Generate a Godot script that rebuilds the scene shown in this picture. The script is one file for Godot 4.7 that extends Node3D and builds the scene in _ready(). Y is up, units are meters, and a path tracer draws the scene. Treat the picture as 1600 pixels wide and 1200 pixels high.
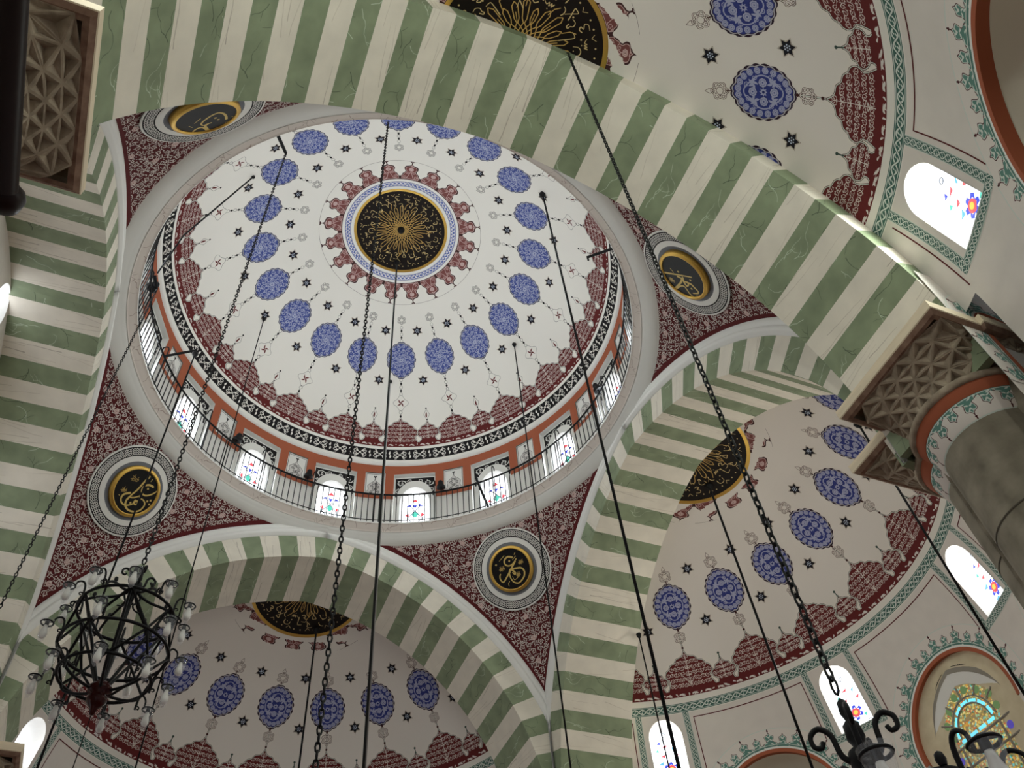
extends Node3D
# A domed mosque interior seen from below: central dome on four striped arches, three half domes, chandeliers on chains.
# Metres, y up, floor at y = 0, the dome's axis at x = z = 0; the far arch faces +z.

const A := 5.6          # half the side of the square bay
const T := 1.77         # depth of the arches
const E := 0.7376       # offset of the two centres of a pointed arch
const YS := 9.349       # springing of the arches
const R1 := 6.116       # outer edge of the striped face
const R2 := 5.478       # soffit
const R3 := 6.45        # outer edge of the white moulding
const DY := 16.548      # centre of the main dome
const DR := 5.888
const SY := 10.081      # springing of the half domes
const SR := 5.92

var rng := RandomNumberGenerator.new()
var M := {}
var X := {}

# ---------------------------------------------------------------- mesh building
class MB:
	var st := SurfaceTool.new()
	func _init(smooth := true) -> void:
		st.begin(Mesh.PRIMITIVE_TRIANGLES)
		st.set_smooth_group(0 if smooth else -1)
	func v(p: Vector3, uv := Vector2.ZERO) -> void:
		st.set_uv(uv)
		st.add_vertex(p)
	func tri(a: Vector3, b: Vector3, c: Vector3, ua := Vector2.ZERO, ub := Vector2.ZERO, uc := Vector2.ZERO) -> void:
		v(a, ua); v(b, ub); v(c, uc)
	func quad(a: Vector3, b: Vector3, c: Vector3, d: Vector3, ua := Vector2.ZERO, ub := Vector2.ZERO, uc := Vector2.ZERO, ud := Vector2.ZERO) -> void:
		tri(a, b, c, ua, ub, uc); tri(a, c, d, ua, uc, ud)
	func done() -> ArrayMesh:
		st.generate_normals()
		st.index()
		return st.commit()
	func grid(pts: Array, uvs: Array, closed := false) -> void:   # rows of equal length
		for i in pts.size() - 1:
			var n: int = pts[i].size()
			for j in (n if closed else n - 1):
				var k: int = (j + 1) % n
				quad(pts[i][j], pts[i][k], pts[i + 1][k], pts[i + 1][j], uvs[i][j], uvs[i][k], uvs[i + 1][k], uvs[i + 1][j])
	func box(c: Vector3, s: Vector3, b := Basis.IDENTITY) -> void:
		var p := []
		for i in 8:
			p.append(c + b * Vector3((-0.5 if i & 1 == 0 else 0.5) * s.x, (-0.5 if i & 2 == 0 else 0.5) * s.y, (-0.5 if i & 4 == 0 else 0.5) * s.z))
		for f in [[0, 1, 3, 2], [4, 6, 7, 5], [0, 4, 5, 1], [2, 3, 7, 6], [0, 2, 6, 4], [1, 5, 7, 3]]:
			quad(p[f[0]], p[f[1]], p[f[2]], p[f[3]], Vector2(0, 0), Vector2(1, 0), Vector2(1, 1), Vector2(0, 1))
	func tube(path: Array, r0: float, r1: float, seg := 8, closed := false, flat := 1.0) -> void:
		var n := path.size()
		var rows := []
		var uvs := []
		var side := Vector3.ZERO
		for i in n:
			var a: Vector3 = path[(i - 1 + n) % n] if closed else path[max(i - 1, 0)]
			var c: Vector3 = path[(i + 1) % n] if closed else path[min(i + 1, n - 1)]
			var d := (c - a).normalized()
			if side == Vector3.ZERO:
				side = d.cross(Vector3.UP if abs(d.y) < 0.9 else Vector3.RIGHT).normalized()
			side = (side - d * side.dot(d)).normalized()
			var up := d.cross(side)
			var r := lerpf(r0, r1, i / float(max(n - 1, 1)))
			var row := []
			var ur := []
			for k in seg:
				var t := TAU * k / seg
				row.append(path[i] + side * cos(t) * r + up * sin(t) * r * flat)
				ur.append(Vector2(k / float(seg), i * 0.3))
			rows.append(row)
			uvs.append(ur)
		if closed:
			rows.append(rows[0]); uvs.append(uvs[0])
		grid(rows, uvs, true)
		if not closed:
			for e in [0, n - 1]:
				for k in seg:
					tri(path[e], rows[e][k], rows[e][(k + 1) % seg])
	func lathe(prof: Array, c: Vector3, seg := 24, b := Basis.IDENTITY, ur := 1.0) -> void:   # prof: Vector2(r, y)
		var rows := []
		var uvs := []
		var l := 0.0
		for i in prof.size():
			if i > 0: l += prof[i].distance_to(prof[i - 1])
			var row := []
			var u := []
			for k in seg + 1:
				var t := TAU * k / seg
				row.append(c + b * Vector3(prof[i].x * sin(t), prof[i].y, -prof[i].x * cos(t)))
				u.append(Vector2(k / float(seg) * ur, l))
			rows.append(row)
			uvs.append(u)
		grid(rows, uvs)

func numbered(called: String) -> String:
	if not has_node(NodePath(called)): return called
	var i := 1
	while has_node(NodePath("%s_%03d" % [called, i])): i += 1
	return "%s_%03d" % [called, i]

func part(called: String, mesh: Mesh, mat: Material, parent: Node3D, at := Transform3D.IDENTITY) -> MeshInstance3D:
	var o := MeshInstance3D.new()
	o.name = called
	o.mesh = mesh
	o.material_override = mat
	o.transform = at
	o.cast_shadow = GeometryInstance3D.SHADOW_CASTING_SETTING_ON
	parent.add_child(o, true)
	return o

func tag(o: Node3D, label: String, category: String, group := "", kind := "") -> Node3D:
	o.set_meta("label", label)
	o.set_meta("category", category)
	if group: o.set_meta("group", group)
	if kind: o.set_meta("kind", kind)
	return o

func thing(called: String, label: String, category: String, at := Vector3.ZERO, group := "", kind := "") -> Node3D:
	var o := Node3D.new()
	o.name = numbered(called)
	add_child(o)
	o.position = at
	return tag(o, label, category, group, kind)

# ---------------------------------------------------------------- painting: polygons and strokes into an Image at double size
class Cv:
	var im: Image
	var w: int
	var h: int
	var sx := 2.0
	var wrap := false
	func _init(w_: int, h_: int, bg: Color, wrap_ := false) -> void:
		w = w_; h = h_; wrap = wrap_
		im = Image.create(w * 2, h * 2, false, Image.FORMAT_RGB8)
		im.fill(bg)
	func shifts(lo: Vector2, hi: Vector2) -> Array:
		var s := [Vector2.ZERO]
		if wrap:
			var dx := [0.0]
			if lo.x < 0: dx.append(float(w))
			if hi.x > w: dx.append(-float(w))
			var dy := [0.0]
			if lo.y < 0: dy.append(float(h))
			if hi.y > h: dy.append(-float(h))
			s = []
			for a in dx:
				for b in dy: s.append(Vector2(a, b))
		return s
	func poly(p: PackedVector2Array, col: Color) -> void:
		if p.size() < 3: return
		var lo := p[0]
		var hi := p[0]
		for q in p:
			lo = lo.min(q); hi = hi.max(q)
		for s: Vector2 in shifts(lo, hi):
			var y0 := maxi(0, int(floor((lo.y + s.y) * 2.0)))
			var y1 := mini(h * 2 - 1, int(ceil((hi.y + s.y) * 2.0)))
			for y in range(y0, y1 + 1):
				var yc := (y + 0.5) * 0.5 - s.y
				var xs := PackedFloat32Array()
				var b := p[p.size() - 1]
				for a in p:
					if (a.y > yc) != (b.y > yc):
						xs.append(a.x + (yc - a.y) / (b.y - a.y) * (b.x - a.x))
					b = a
				xs.sort()
				for i in range(0, xs.size() - 1, 2):
					var x0 := int(round((xs[i] + s.x) * 2.0))
					var x1 := int(round((xs[i + 1] + s.x) * 2.0))
					if x1 > x0: im.fill_rect(Rect2i(x0, y, x1 - x0, 1), col)
	func dot(c: Vector2, r: float, col: Color) -> void:
		for s: Vector2 in shifts(c - Vector2(r, r), c + Vector2(r, r)):
			var cx: float = (c.x + s.x) * 2.0
			var cy: float = (c.y + s.y) * 2.0
			var rr := r * 2.0
			for y in range(int(floor(cy - rr)), int(ceil(cy + rr)) + 1):
				var d := rr * rr - (y + 0.5 - cy) * (y + 0.5 - cy)
				if d <= 0 or y < 0 or y >= h * 2: continue
				var k := sqrt(d)
				var x0 := int(round(cx - k))
				var x1 := int(round(cx + k))
				if x1 > x0: im.fill_rect(Rect2i(x0, y, x1 - x0, 1), col)
	func line(p: Array, wd: float, col: Color, wd2 := -1.0, closed := false) -> void:
		var q := p.duplicate()
		if closed: q.append(p[0])
		var tot := 0.0
		for i in q.size() - 1: tot += q[i].distance_to(q[i + 1])
		var e := wd if wd2 < 0 else wd2
		var run := 0.0
		for i in q.size() - 1:
			var a: Vector2 = q[i]
			var b: Vector2 = q[i + 1]
			var l := a.distance_to(b)
			var n := maxi(1, int(ceil(l / maxf(0.4, minf(wd, maxf(e, 0.6)) * 0.3))))
			for k in n + 1:
				var t := k / float(n)
				dot(a.lerp(b, t), 0.5 * lerpf(wd, e, (run + l * t) / maxf(tot, 0.001)), col)
			run += l
	func tex() -> ImageTexture:
		var o: Image = im.duplicate()
		o.shrink_x2()
		return ImageTexture.create_from_image(o)

func ell(c: Vector2, rx: float, ry: float, n := 32, rot := 0.0) -> PackedVector2Array:
	var p := PackedVector2Array()
	for i in n:
		p.append(c + Vector2(cos(TAU * i / n) * rx, sin(TAU * i / n) * ry).rotated(rot))
	return p

func leaf(cv: Cv, at: Vector2, ang: float, l: float, wd: float, col: Color, bend := 0.5) -> void:   # a curved half palmette
	var p := PackedVector2Array()
	for i in 7:
		var t := i / 6.0
		p.append(at + Vector2(l * t, -wd * sin(PI * pow(t, 0.7)) + bend * l * t * t * 0.6).rotated(ang))
	for i in range(5, 0, -1):
		var t := i / 6.0
		p.append(at + Vector2(l * t, wd * 0.35 * sin(PI * t) + bend * l * t * t * 0.6).rotated(ang))
	cv.poly(p, col)

func spiral(cv: Cv, c: Vector2, r: float, a0: float, dir: float, lw: float, col: Color, leaves := 7) -> void:
	var p := []
	for i in 22:
		var t := i / 21.0
		p.append(c + Vector2.from_angle(a0 + dir * t * TAU * 1.15) * r * (1.0 - 0.72 * t))
	cv.line(p, lw, col, lw * 0.7)
	for i in leaves:
		var k := int(1 + i * 17.0 / leaves)
		var d: Vector2 = p[k + 1] - p[k]
		leaf(cv, p[k], d.angle() - dir * (0.9 if i % 2 == 0 else -0.8), r * 0.5, r * 0.13, col, -dir * 0.6 * (1 if i % 2 == 0 else -1))
	cv.dot(p[21], r * 0.16, col)

func rosette(cv: Cv, c: Vector2, r: float, col: Color, ink: Color) -> void:
	for i in 8: cv.dot(c + Vector2.from_angle(TAU * i / 8.0) * r * 0.62, r * 0.42, col)
	cv.dot(c, r * 0.7, col)
	for i in 16:
		cv.dot(c + Vector2.from_angle(TAU * i / 16.0) * r * 0.62, maxf(0.5, r * 0.07), ink)
	cv.dot(c, r * 0.16, ink)

func std(name_: String, col: Color, rough := 0.85, tex: Texture2D = null) -> StandardMaterial3D:
	var m := StandardMaterial3D.new()
	m.resource_name = name_
	m.albedo_color = col
	m.roughness = rough
	m.metallic_specular = 0.3
	if tex:
		m.albedo_texture = tex
	return m

func rgb(r: float, g: float, b: float) -> Color: return Color(r / 255.0, g / 255.0, b / 255.0)

# colours of the paint
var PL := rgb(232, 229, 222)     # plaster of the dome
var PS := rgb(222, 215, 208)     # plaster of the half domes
var RED := rgb(98, 38, 38)
var TC := rgb(164, 92, 66)       # terracotta
var BLU := rgb(76, 88, 156)
var TEAL := rgb(92, 132, 122)
var INK := rgb(30, 28, 30)
var PALE := rgb(214, 206, 200)

func scroll_field(cv: Cv, x0: float, y0: float, x1: float, y1: float, cell: float, col: Color, lw: float, clip: PackedVector2Array = PackedVector2Array()) -> void:
	var ny := maxi(1, int(round((y1 - y0) / cell)))
	var nx := maxi(1, int(round((x1 - x0) / cell)))
	var cx := (x1 - x0) / nx
	var cy := (y1 - y0) / ny
	for j in ny:
		for i in nx:
			var c := Vector2(x0 + (i + 0.5 + (0.25 if j % 2 else -0.25)) * cx, y0 + (j + 0.5) * cy) + Vector2(rng.randf_range(-0.08, 0.08), rng.randf_range(-0.08, 0.08)) * cell
			if clip.size() and not Geometry2D.is_point_in_polygon(c, clip): continue
			var dir := 1.0 if (i + j) % 2 else -1.0
			spiral(cv, c, cell * 0.44, rng.randf() * TAU, dir, lw, col, 8)
			for k in 3:
				var q := c + Vector2.from_angle(rng.randf() * TAU) * cell * 0.56
				leaf(cv, q, rng.randf() * TAU, cell * 0.26, cell * 0.07, col, rng.randf_range(-0.8, 0.8))

# the gilt names, in radii of the disc (x to the right, y down, as one stands below)
var NAMES := [
	{"strokes": [[Vector2(0.225, -0.516), Vector2(0.028, -0.598), Vector2(-0.159, -0.524), Vector2(-0.228, -0.374), Vector2(-0.157, -0.217), Vector2(0.028, -0.158), Vector2(0.238, -0.243), Vector2(0.404, -0.381)], [Vector2(0.310, -0.277), Vector2(0.014, 0.010), Vector2(-0.281, 0.297), Vector2(-0.552, 0.507), Vector2(-0.656, 0.387), Vector2(-0.661, 0.214), Vector2(-0.597, 0.101)], [Vector2(-0.115, 0.159), Vector2(-0.034, 0.033), Vector2(0.203, 0.051), Vector2(0.507, 0.110), Vector2(0.626, 0.300), Vector2(0.548, 0.540), Vector2(0.329, 0.717), Vector2(0.132, 0.768), Vector2(-0.066, 0.630), Vector2(-0.145, 0.378), Vector2(-0.123, 0.157)], [Vector2(0.040, 0.056), Vector2(0.160, 0.247), Vector2(0.117, 0.317), Vector2(0.039, 0.208)]],
	"thin": [[Vector2(0.439, -0.677), Vector2(0.367, -0.604)], [Vector2(0.418, -0.511), Vector2(0.204, -0.388)], [Vector2(-0.140, -0.710), Vector2(-0.465, -0.527)], [Vector2(-0.249, 0.573), Vector2(-0.334, 0.659), Vector2(-0.330, 0.774)], [Vector2(0.316, 0.448), Vector2(0.036, 0.568), Vector2(-0.024, 0.378)]],
	"dots": [Vector2(0.040, -0.383), Vector2(-0.676, -0.402)],
	"knots": [[Vector2(0.586, -0.131), 0.113, 0.056], [Vector2(-0.439, -0.097), 0.132, 0.066], [Vector2(0.291, 0.402), 0.085, 0.053]]},
	{"strokes": [[Vector2(-0.008, -0.849), Vector2(-0.022, -0.547), Vector2(-0.005, -0.117), Vector2(-0.043, 0.208), Vector2(-0.032, 0.320), Vector2(0.115, 0.248), Vector2(0.252, 0.062)], [Vector2(0.453, -0.648), Vector2(0.268, -0.602), Vector2(0.136, -0.457), Vector2(0.131, -0.280), Vector2(0.259, -0.140), Vector2(0.450, -0.150), Vector2(0.604, -0.301), Vector2(0.700, -0.480), Vector2(0.743, -0.655)], [Vector2(-0.159, 0.206), Vector2(-0.322, 0.413), Vector2(-0.298, 0.611), Vector2(-0.144, 0.725), Vector2(0.102, 0.694), Vector2(0.292, 0.458), Vector2(0.319, 0.251)], [Vector2(-0.047, 0.357), Vector2(-0.038, 0.542), Vector2(0.101, 0.718), Vector2(0.346, 0.761), Vector2(0.613, 0.643), Vector2(0.769, 0.422), Vector2(0.750, 0.145), Vector2(0.576, 0.041), Vector2(0.375, 0.069), Vector2(0.268, 0.024)], [Vector2(0.274, 0.288), Vector2(0.381, 0.250), Vector2(0.464, 0.304), Vector2(0.402, 0.402), Vector2(0.276, 0.408), Vector2(0.274, 0.288)]],
	"thin": [[Vector2(0.178, -0.867), Vector2(0.204, -0.738)], [Vector2(-0.482, 0.570), Vector2(-0.425, 0.571)]],
	"dots": [Vector2(0.180, 0.485), Vector2(0.728, -0.043), Vector2(0.822, -0.159), Vector2(0.899, -0.000), Vector2(0.333, -0.439)],
	"knots": [[Vector2(-0.434, -0.322), 0.161, 0.108], [Vector2(-0.462, 0.312), 0.097, 0.075]]},
	{"strokes": [[Vector2(-0.343, -0.693), Vector2(-0.445, -0.498), Vector2(-0.490, -0.270), Vector2(-0.427, -0.073), Vector2(-0.242, -0.029), Vector2(-0.041, -0.059), Vector2(0.193, -0.139), Vector2(0.348, -0.248), Vector2(0.372, -0.398), Vector2(0.230, -0.442), Vector2(0.112, -0.476)], [Vector2(0.254, -0.455), Vector2(0.392, -0.600), Vector2(0.573, -1.578)], [Vector2(0.408, -0.626), Vector2(0.514, -0.450), Vector2(0.688, -0.430), Vector2(0.866, -0.512), Vector2(1.021, -0.581)], [Vector2(0.455, -0.602), Vector2(0.510, -0.837), Vector2(0.691, -0.975), Vector2(0.836, -0.953), Vector2(0.904, -0.837)]],
	"thin": [[Vector2(0.157, 0.108), Vector2(0.462, -0.010)], [Vector2(0.672, -1.349), Vector2(0.967, -1.360)], [Vector2(0.673, -0.028), Vector2(0.664, -0.202)], [Vector2(-0.548, -0.712), Vector2(-0.557, -0.828)]],
	"dots": [Vector2(-0.164, -0.304), Vector2(-0.155, -0.494), Vector2(0.285, -1.553)],
	"knots": [[Vector2(-0.208, -0.997), 0.171, 0.081], [Vector2(0.258, -1.039), 0.101, 0.060]]},
	{"strokes": [[Vector2(-0.034, -1.104), Vector2(0.008, -0.494), Vector2(0.040, 0.082), Vector2(0.051, 0.430)], [Vector2(-0.072, -0.295), Vector2(-0.143, -0.123), Vector2(-0.331, -0.218), Vector2(-0.588, -0.482), Vector2(-0.820, -0.740), Vector2(-1.025, -0.873), Vector2(-0.758, -0.601), Vector2(-0.544, -0.294), Vector2(-0.530, -0.119), Vector2(-0.677, -0.030), Vector2(-0.854, 0.050), Vector2(-1.008, 0.221), Vector2(-1.116, 0.352), Vector2(-1.202, 0.239)], [Vector2(-0.069, -0.041), Vector2(-0.265, -0.054), Vector2(-0.471, 0.014), Vector2(-0.387, 0.133), Vector2(-0.253, 0.118), Vector2(-0.299, -0.080)], [Vector2(-0.283, 0.108), Vector2(-0.323, 0.288), Vector2(-0.460, 0.407), Vector2(-0.597, 0.526), Vector2(-0.714, 0.500), Vector2(-0.778, 0.244)], [Vector2(-0.614, -1.074), Vector2(-0.866, -1.050), Vector2(-1.033, -0.905)]],
	"thin": [[Vector2(0.258, -0.544), Vector2(0.090, -0.435)], [Vector2(-0.506, -0.974), Vector2(-0.718, -0.790)], [Vector2(-0.893, 0.343), Vector2(-0.847, 0.524)]],
	"dots": [Vector2(-0.110, 0.320), Vector2(-0.557, 0.236), Vector2(0.188, -0.173)],
	"knots": [[Vector2(-0.332, -0.648), 0.092, 0.092], [Vector2(-1.106, -0.394), 0.155, 0.092]]},
]

# ---------------------------------------------------------------- painted ornament
class Sec:   # one repeat of a dome's painting: metres along the parallel and degrees from the crown, to pixels
	var r: float
	var p0: float
	var p1: float
	var da: float
	var w: float
	var h: float
	func _init(r_: float, p0_: float, p1_: float, da_: float, w_: float, h_: float) -> void:
		r = r_; p0 = p0_; p1 = p1_; da = da_; w = w_; h = h_
	func at(x: float, p: float) -> Vector2:
		return Vector2((rad_to_deg(x / (r * sin(deg_to_rad(p)))) / da + 0.5) * w, (p - p0) / (p1 - p0) * h)
	func arr(c: float, p: float, l: Array, m := 1.0) -> PackedVector2Array:   # l: x, y in metres from (c degrees of azimuth, p)
		var o := PackedVector2Array()
		for q in l:
			var pp: float = p + rad_to_deg(q.y / r)
			var v := at(q.x * m, pp)
			v.x += c / da * w
			o.append(v)
		return o

func mirrored(half: Array) -> Array:
	var o := half.duplicate()
	for i in range(half.size() - 1, -1, -1):
		if half[i].x > 0.0001: o.append(Vector2(-half[i].x, half[i].y))
	return o

func curve(pts: Array, n := 6) -> Array:   # Catmull-Rom
	var o := []
	for i in pts.size() - 1:
		var a: Vector2 = pts[max(i - 1, 0)]
		var b: Vector2 = pts[i]
		var c: Vector2 = pts[i + 1]
		var d: Vector2 = pts[min(i + 2, pts.size() - 1)]
		for k in n:
			o.append(b.cubic_interpolate(c, a, d, k / float(n)))
	o.append(pts[-1])
	return o

func outline_fill(cv: Cv, p: PackedVector2Array, w0: float, c0: Color, w1: float, c1: Color, fill: Color) -> void:
	if w0 > 0: cv.line(Array(p), w0, c0, -1, true)
	if w1 > 0: cv.line(Array(p), w1, c1, -1, true)
	cv.poly(p, fill)

func knot(cv: Cv, s: Sec, c: float, p: float, k: float, ink: Color, bg: Color) -> void:   # interlaced loops
	var loops := []
	for a in [0.0, PI / 3, -PI / 3]:
		var l := []
		for i in 20:
			var v := Vector2(cos(TAU * i / 20.0) * 0.055, sin(TAU * i / 20.0) * 0.115).rotated(a) * k
			l.append(v)
		loops.append(s.arr(c, p, l))
	for l in loops: cv.line(Array(l), 9.5 * k, ink, -1, true)
	for l in loops: cv.line(Array(l), 4.5 * k, bg, -1, true)

func beads(cv: Cv, s: Sec, c: float, pa: float, pb: float, ink: Color, bg: Color, n := 3) -> void:
	cv.line(Array(s.arr(c, pa, [Vector2(0, 0), Vector2(0, deg_to_rad(pb - pa) * s.r)])), 7, ink)
	cv.line(Array(s.arr(c, pa, [Vector2(0, 0), Vector2(0, deg_to_rad(pb - pa) * s.r)])), 3, bg)
	for i in n:
		var p := lerpf(pa, pb, (i + 0.5) / n)
		var k := 0.035 if i % 2 == 0 else 0.022
		var l := Array(ell(Vector2.ZERO, k, k * 1.2, 14))
		outline_fill(cv, s.arr(c, p, l), 5, ink, 0, bg, bg if i % 2 == 0 else ink)

func flame(cv: Cv, s: Sec, c: float, tip: float, big: bool, k: float, ink: Color, gap: Color, fill: Color, wht: Color) -> void:
	var half := [Vector2(0, 0), Vector2(0.035, 0.07), Vector2(0.1, 0.115), Vector2(0.19, 0.14), Vector2(0.25, 0.215), Vector2(0.34, 0.25), Vector2(0.4, 0.33), Vector2(0.46, 0.37), Vector2(0.49, 0.45), Vector2(0.45, 0.53), Vector2(0.42, 0.56), Vector2(0.45, 0.66), Vector2(0.5, 0.76)]
	if not big:
		half = [Vector2(0, 0), Vector2(0.025, 0.06), Vector2(0.09, 0.12), Vector2(0.17, 0.15), Vector2(0.21, 0.22), Vector2(0.29, 0.27), Vector2(0.31, 0.34), Vector2(0.27, 0.41), Vector2(0.2, 0.46), Vector2(0.2, 0.54), Vector2(0.28, 0.62)]
	var sc := []
	for q in half: sc.append(q * k)
	var sh := s.arr(c, tip, mirrored(curve(sc, 4)))
	outline_fill(cv, sh, 17, ink, 12, gap, fill)
	cv.line(Array(sh), 2.5, ink, -1, true)
	# white palmettes, alike on both sides
	var inn := []
	for q in sh: inn.append(q)
	var rows := 6 if big else 4
	var hh := (0.72 if big else 0.5) * k
	for j in rows:
		var y := hh * (j + 0.9) / (rows + 0.35)
		var wmax := 0.0
		for i in sc.size() - 1:
			if sc[i].y <= y and sc[i + 1].y >= y: wmax = lerpf(sc[i].x, sc[i + 1].x, (y - sc[i].y) / maxf(sc[i + 1].y - sc[i].y, 0.001))
		var n := int(wmax / (0.085 * k))
		for i in n + 1:
			for sd in [-1.0, 1.0]:
				var at := s.arr(c, tip, [Vector2((i + 0.45) * wmax / (n + 1.0) * sd, y)])[0]
				var r := 15.0 * k
				spiral(cv, at, r, -PI / 2 + sd * (j * 0.9 + i * 0.5), sd * (1.0 if (i + j) % 2 else -1.0), 3.4, wht, 5)
				leaf(cv, at + Vector2(sd * r, -r * 0.4), -PI / 2 + sd * 0.5, r * 0.9, r * 0.22, wht, sd * 0.5)
	var stem := s.arr(c, tip, [Vector2(0, hh * 0.12), Vector2(0, hh)])
	cv.line(Array(stem), 4.5, wht)
	for j in 4:
		for sd in [-1.0, 1.0]:
			leaf(cv, stem[0].lerp(stem[1], 0.2 + j * 0.22), -PI / 2 + sd * 0.8, 22 * k, 5 * k, wht, sd * 0.6)

func tex_dome_sector() -> ImageTexture:
	var s := Sec.new(DR, 23.0, 66.4, 18.0, 512, 1536)
	var cv := Cv.new(512, 1536, PL, true)
	# knots, links and pendants of the chain of ornament down the middle
	outline_fill(cv, s.arr(0, 23.9, [Vector2(0, -0.05), Vector2(0.035, 0.02), Vector2(0.015, 0.07), Vector2(-0.015, 0.07), Vector2(-0.035, 0.02)]), 5, INK, 0, PL, PL)
	knot(cv, s, 0, 25.8, 1.0, INK, PL)
	beads(cv, s, 0, 27.4, 32.0, INK, PL, 5)
	beads(cv, s, 0, 42.0, 46.9, INK, PL, 5)
	# four-cusped pendant
	var cusp := []
	for i in 32:
		var t := TAU * i / 32.0
		var r := 0.135 + 0.065 * pow(abs(cos(t * 2.0)), 3.0)
		cusp.append(Vector2(sin(t) * r * 1.05, -cos(t) * r * 1.1))
	outline_fill(cv, s.arr(0, 48.9, cusp), 8, INK, 4, PL, PL)
	for a in 4: leaf(cv, s.arr(0, 48.9, [Vector2(0, 0)])[0], TAU * a / 4.0 + PI / 4, 44, 11, RED, 0.3)
	beads(cv, s, 0, 51.0, 53.2, INK, PL, 2)
	# red flames along the foot: large at the middle, small at the edges
	for c in [-9.0, 9.0]: pass
	flame(cv, s, 9.0, 54.4, false, 0.98, INK, PL, RED, PALE)
	flame(cv, s, 0.0, 53.2, true, 0.98, INK, PL, RED, PALE)
	cv.poly(PackedVector2Array([s.at(-2, 60.2), s.at(2, 60.2), s.at(2, 61.4), s.at(-2, 61.4)]), RED)
	for i in 11:
		leaf(cv, Vector2(i * 47 + 10, s.at(0, 61.1).y), -PI / 2 + (0.9 if i % 2 else -0.9), 42, 9, PALE, 0.7 if i % 2 else -0.7)
		cv.dot(Vector2(i * 47 + 32, s.at(0, 60.7).y), 5, PALE)
	var dia := [Vector2(0, -0.14), Vector2(0.075, 0), Vector2(0, 0.13), Vector2(-0.075, 0)]
	outline_fill(cv, s.arr(9, 52.5, dia), 8, INK, 4, PL, PL)
	leaf(cv, s.arr(9, 53.4, [Vector2(0, 0)])[0], -PI / 2, 60, 12, RED, 0.0)
	cv.dot(s.arr(9, 50.7, [Vector2(0, 0)])[0], 8, INK)
	cv.dot(s.arr(9, 53.9, [Vector2(0, 0)])[0], 7, INK)
	# black band with a white vine
	var y0 := s.at(0, 61.6).y
	var y1 := s.at(0, 62.2).y
	var y2 := s.at(0, 65.2).y
	cv.poly(PackedVector2Array([Vector2(0, y0), Vector2(512, y0), Vector2(512, 1536), Vector2(0, 1536)]), rgb(236, 234, 228))
	cv.poly(PackedVector2Array([Vector2(0, y1), Vector2(512, y1), Vector2(512, y2), Vector2(0, y2)]), INK)
	cv.poly(PackedVector2Array([Vector2(0, y2 + 2), Vector2(512, y2 + 2), Vector2(512, y2 + 7), Vector2(0, y2 + 7)]), PL)
	var ym := (y1 + y2) / 2
	for rep in 3:
		var x := 512.0 * (rep + 0.5) / 3.0
		for sd in [-1.0, 1.0]:
			for ud in [-1.0, 1.0]:
				var q := Vector2(x + sd * 42, ym + ud * 20)
				spiral(cv, q, 22, PI / 2 * ud, sd * ud, 6, PL, 4)
				leaf(cv, Vector2(x + sd * 10, ym + ud * 8), atan2(ud * 1.2, sd), 40, 9, PL, -sd * ud * 0.5)
		cv.dot(Vector2(x, ym), 11, PL)
		cv.dot(Vector2(x, ym), 4, INK)
		for sd in [-1.0, 1.0]: leaf(cv, Vector2(x + 85, ym), PI / 2 * sd, 38, 12, PL, 0)
	return cv.tex()

func braid_band(cv: Cv, x0: float, x1: float, yc: float, amp: float, n: int, lw: float, col: Color, ink: Color) -> void:
	for ph in [0.0, PI]:
		var p := []
		for i in 20 * n + 1:
			var t := i / (20.0 * n)
			p.append(Vector2(lerpf(x0, x1, t), yc + sin(t * TAU * n * 0.5 + ph) * amp))
		cv.line(p, lw * 1.7, ink)
		cv.line(p, lw, col)

func tex_teal_braid() -> ImageTexture:
	var cv := Cv.new(256, 96, rgb(206, 214, 206), true)
	var dk := rgb(70, 104, 96)
	cv.poly(PackedVector2Array([Vector2(0, 8), Vector2(256, 8), Vector2(256, 88), Vector2(0, 88)]), dk)
	cv.poly(PackedVector2Array([Vector2(0, 12), Vector2(256, 12), Vector2(256, 16), Vector2(0, 16)]), rgb(206, 214, 206))
	cv.poly(PackedVector2Array([Vector2(0, 80), Vector2(256, 80), Vector2(256, 84), Vector2(0, 84)]), rgb(206, 214, 206))
	braid_band(cv, 0, 256, 48, 27, 4, 10, rgb(206, 214, 206), rgb(52, 82, 76))
	for i in 4:
		for sd in [-1.0, 1.0]:
			leaf(cv, Vector2(32 + i * 64, 48), PI / 2 * sd + 0.5, 24, 7, rgb(206, 214, 206), 0.5)
			leaf(cv, Vector2(64 + i * 64, 48 + sd * 14), sd * 0.6 + (PI if i % 2 else 0.0), 22, 6, rgb(206, 214, 206), 0.4)
	return cv.tex()

func tex_black_braid() -> ImageTexture:
	var cv := Cv.new(128, 128, rgb(228, 226, 222), true)
	cv.poly(PackedVector2Array([Vector2(0, 12), Vector2(128, 12), Vector2(128, 116), Vector2(0, 116)]), INK)
	for yc in [40.0, 64.0, 88.0]:
		braid_band(cv, 0, 128, yc, 13, 4, 7.5, rgb(228, 226, 222), INK)
	return cv.tex()

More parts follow.
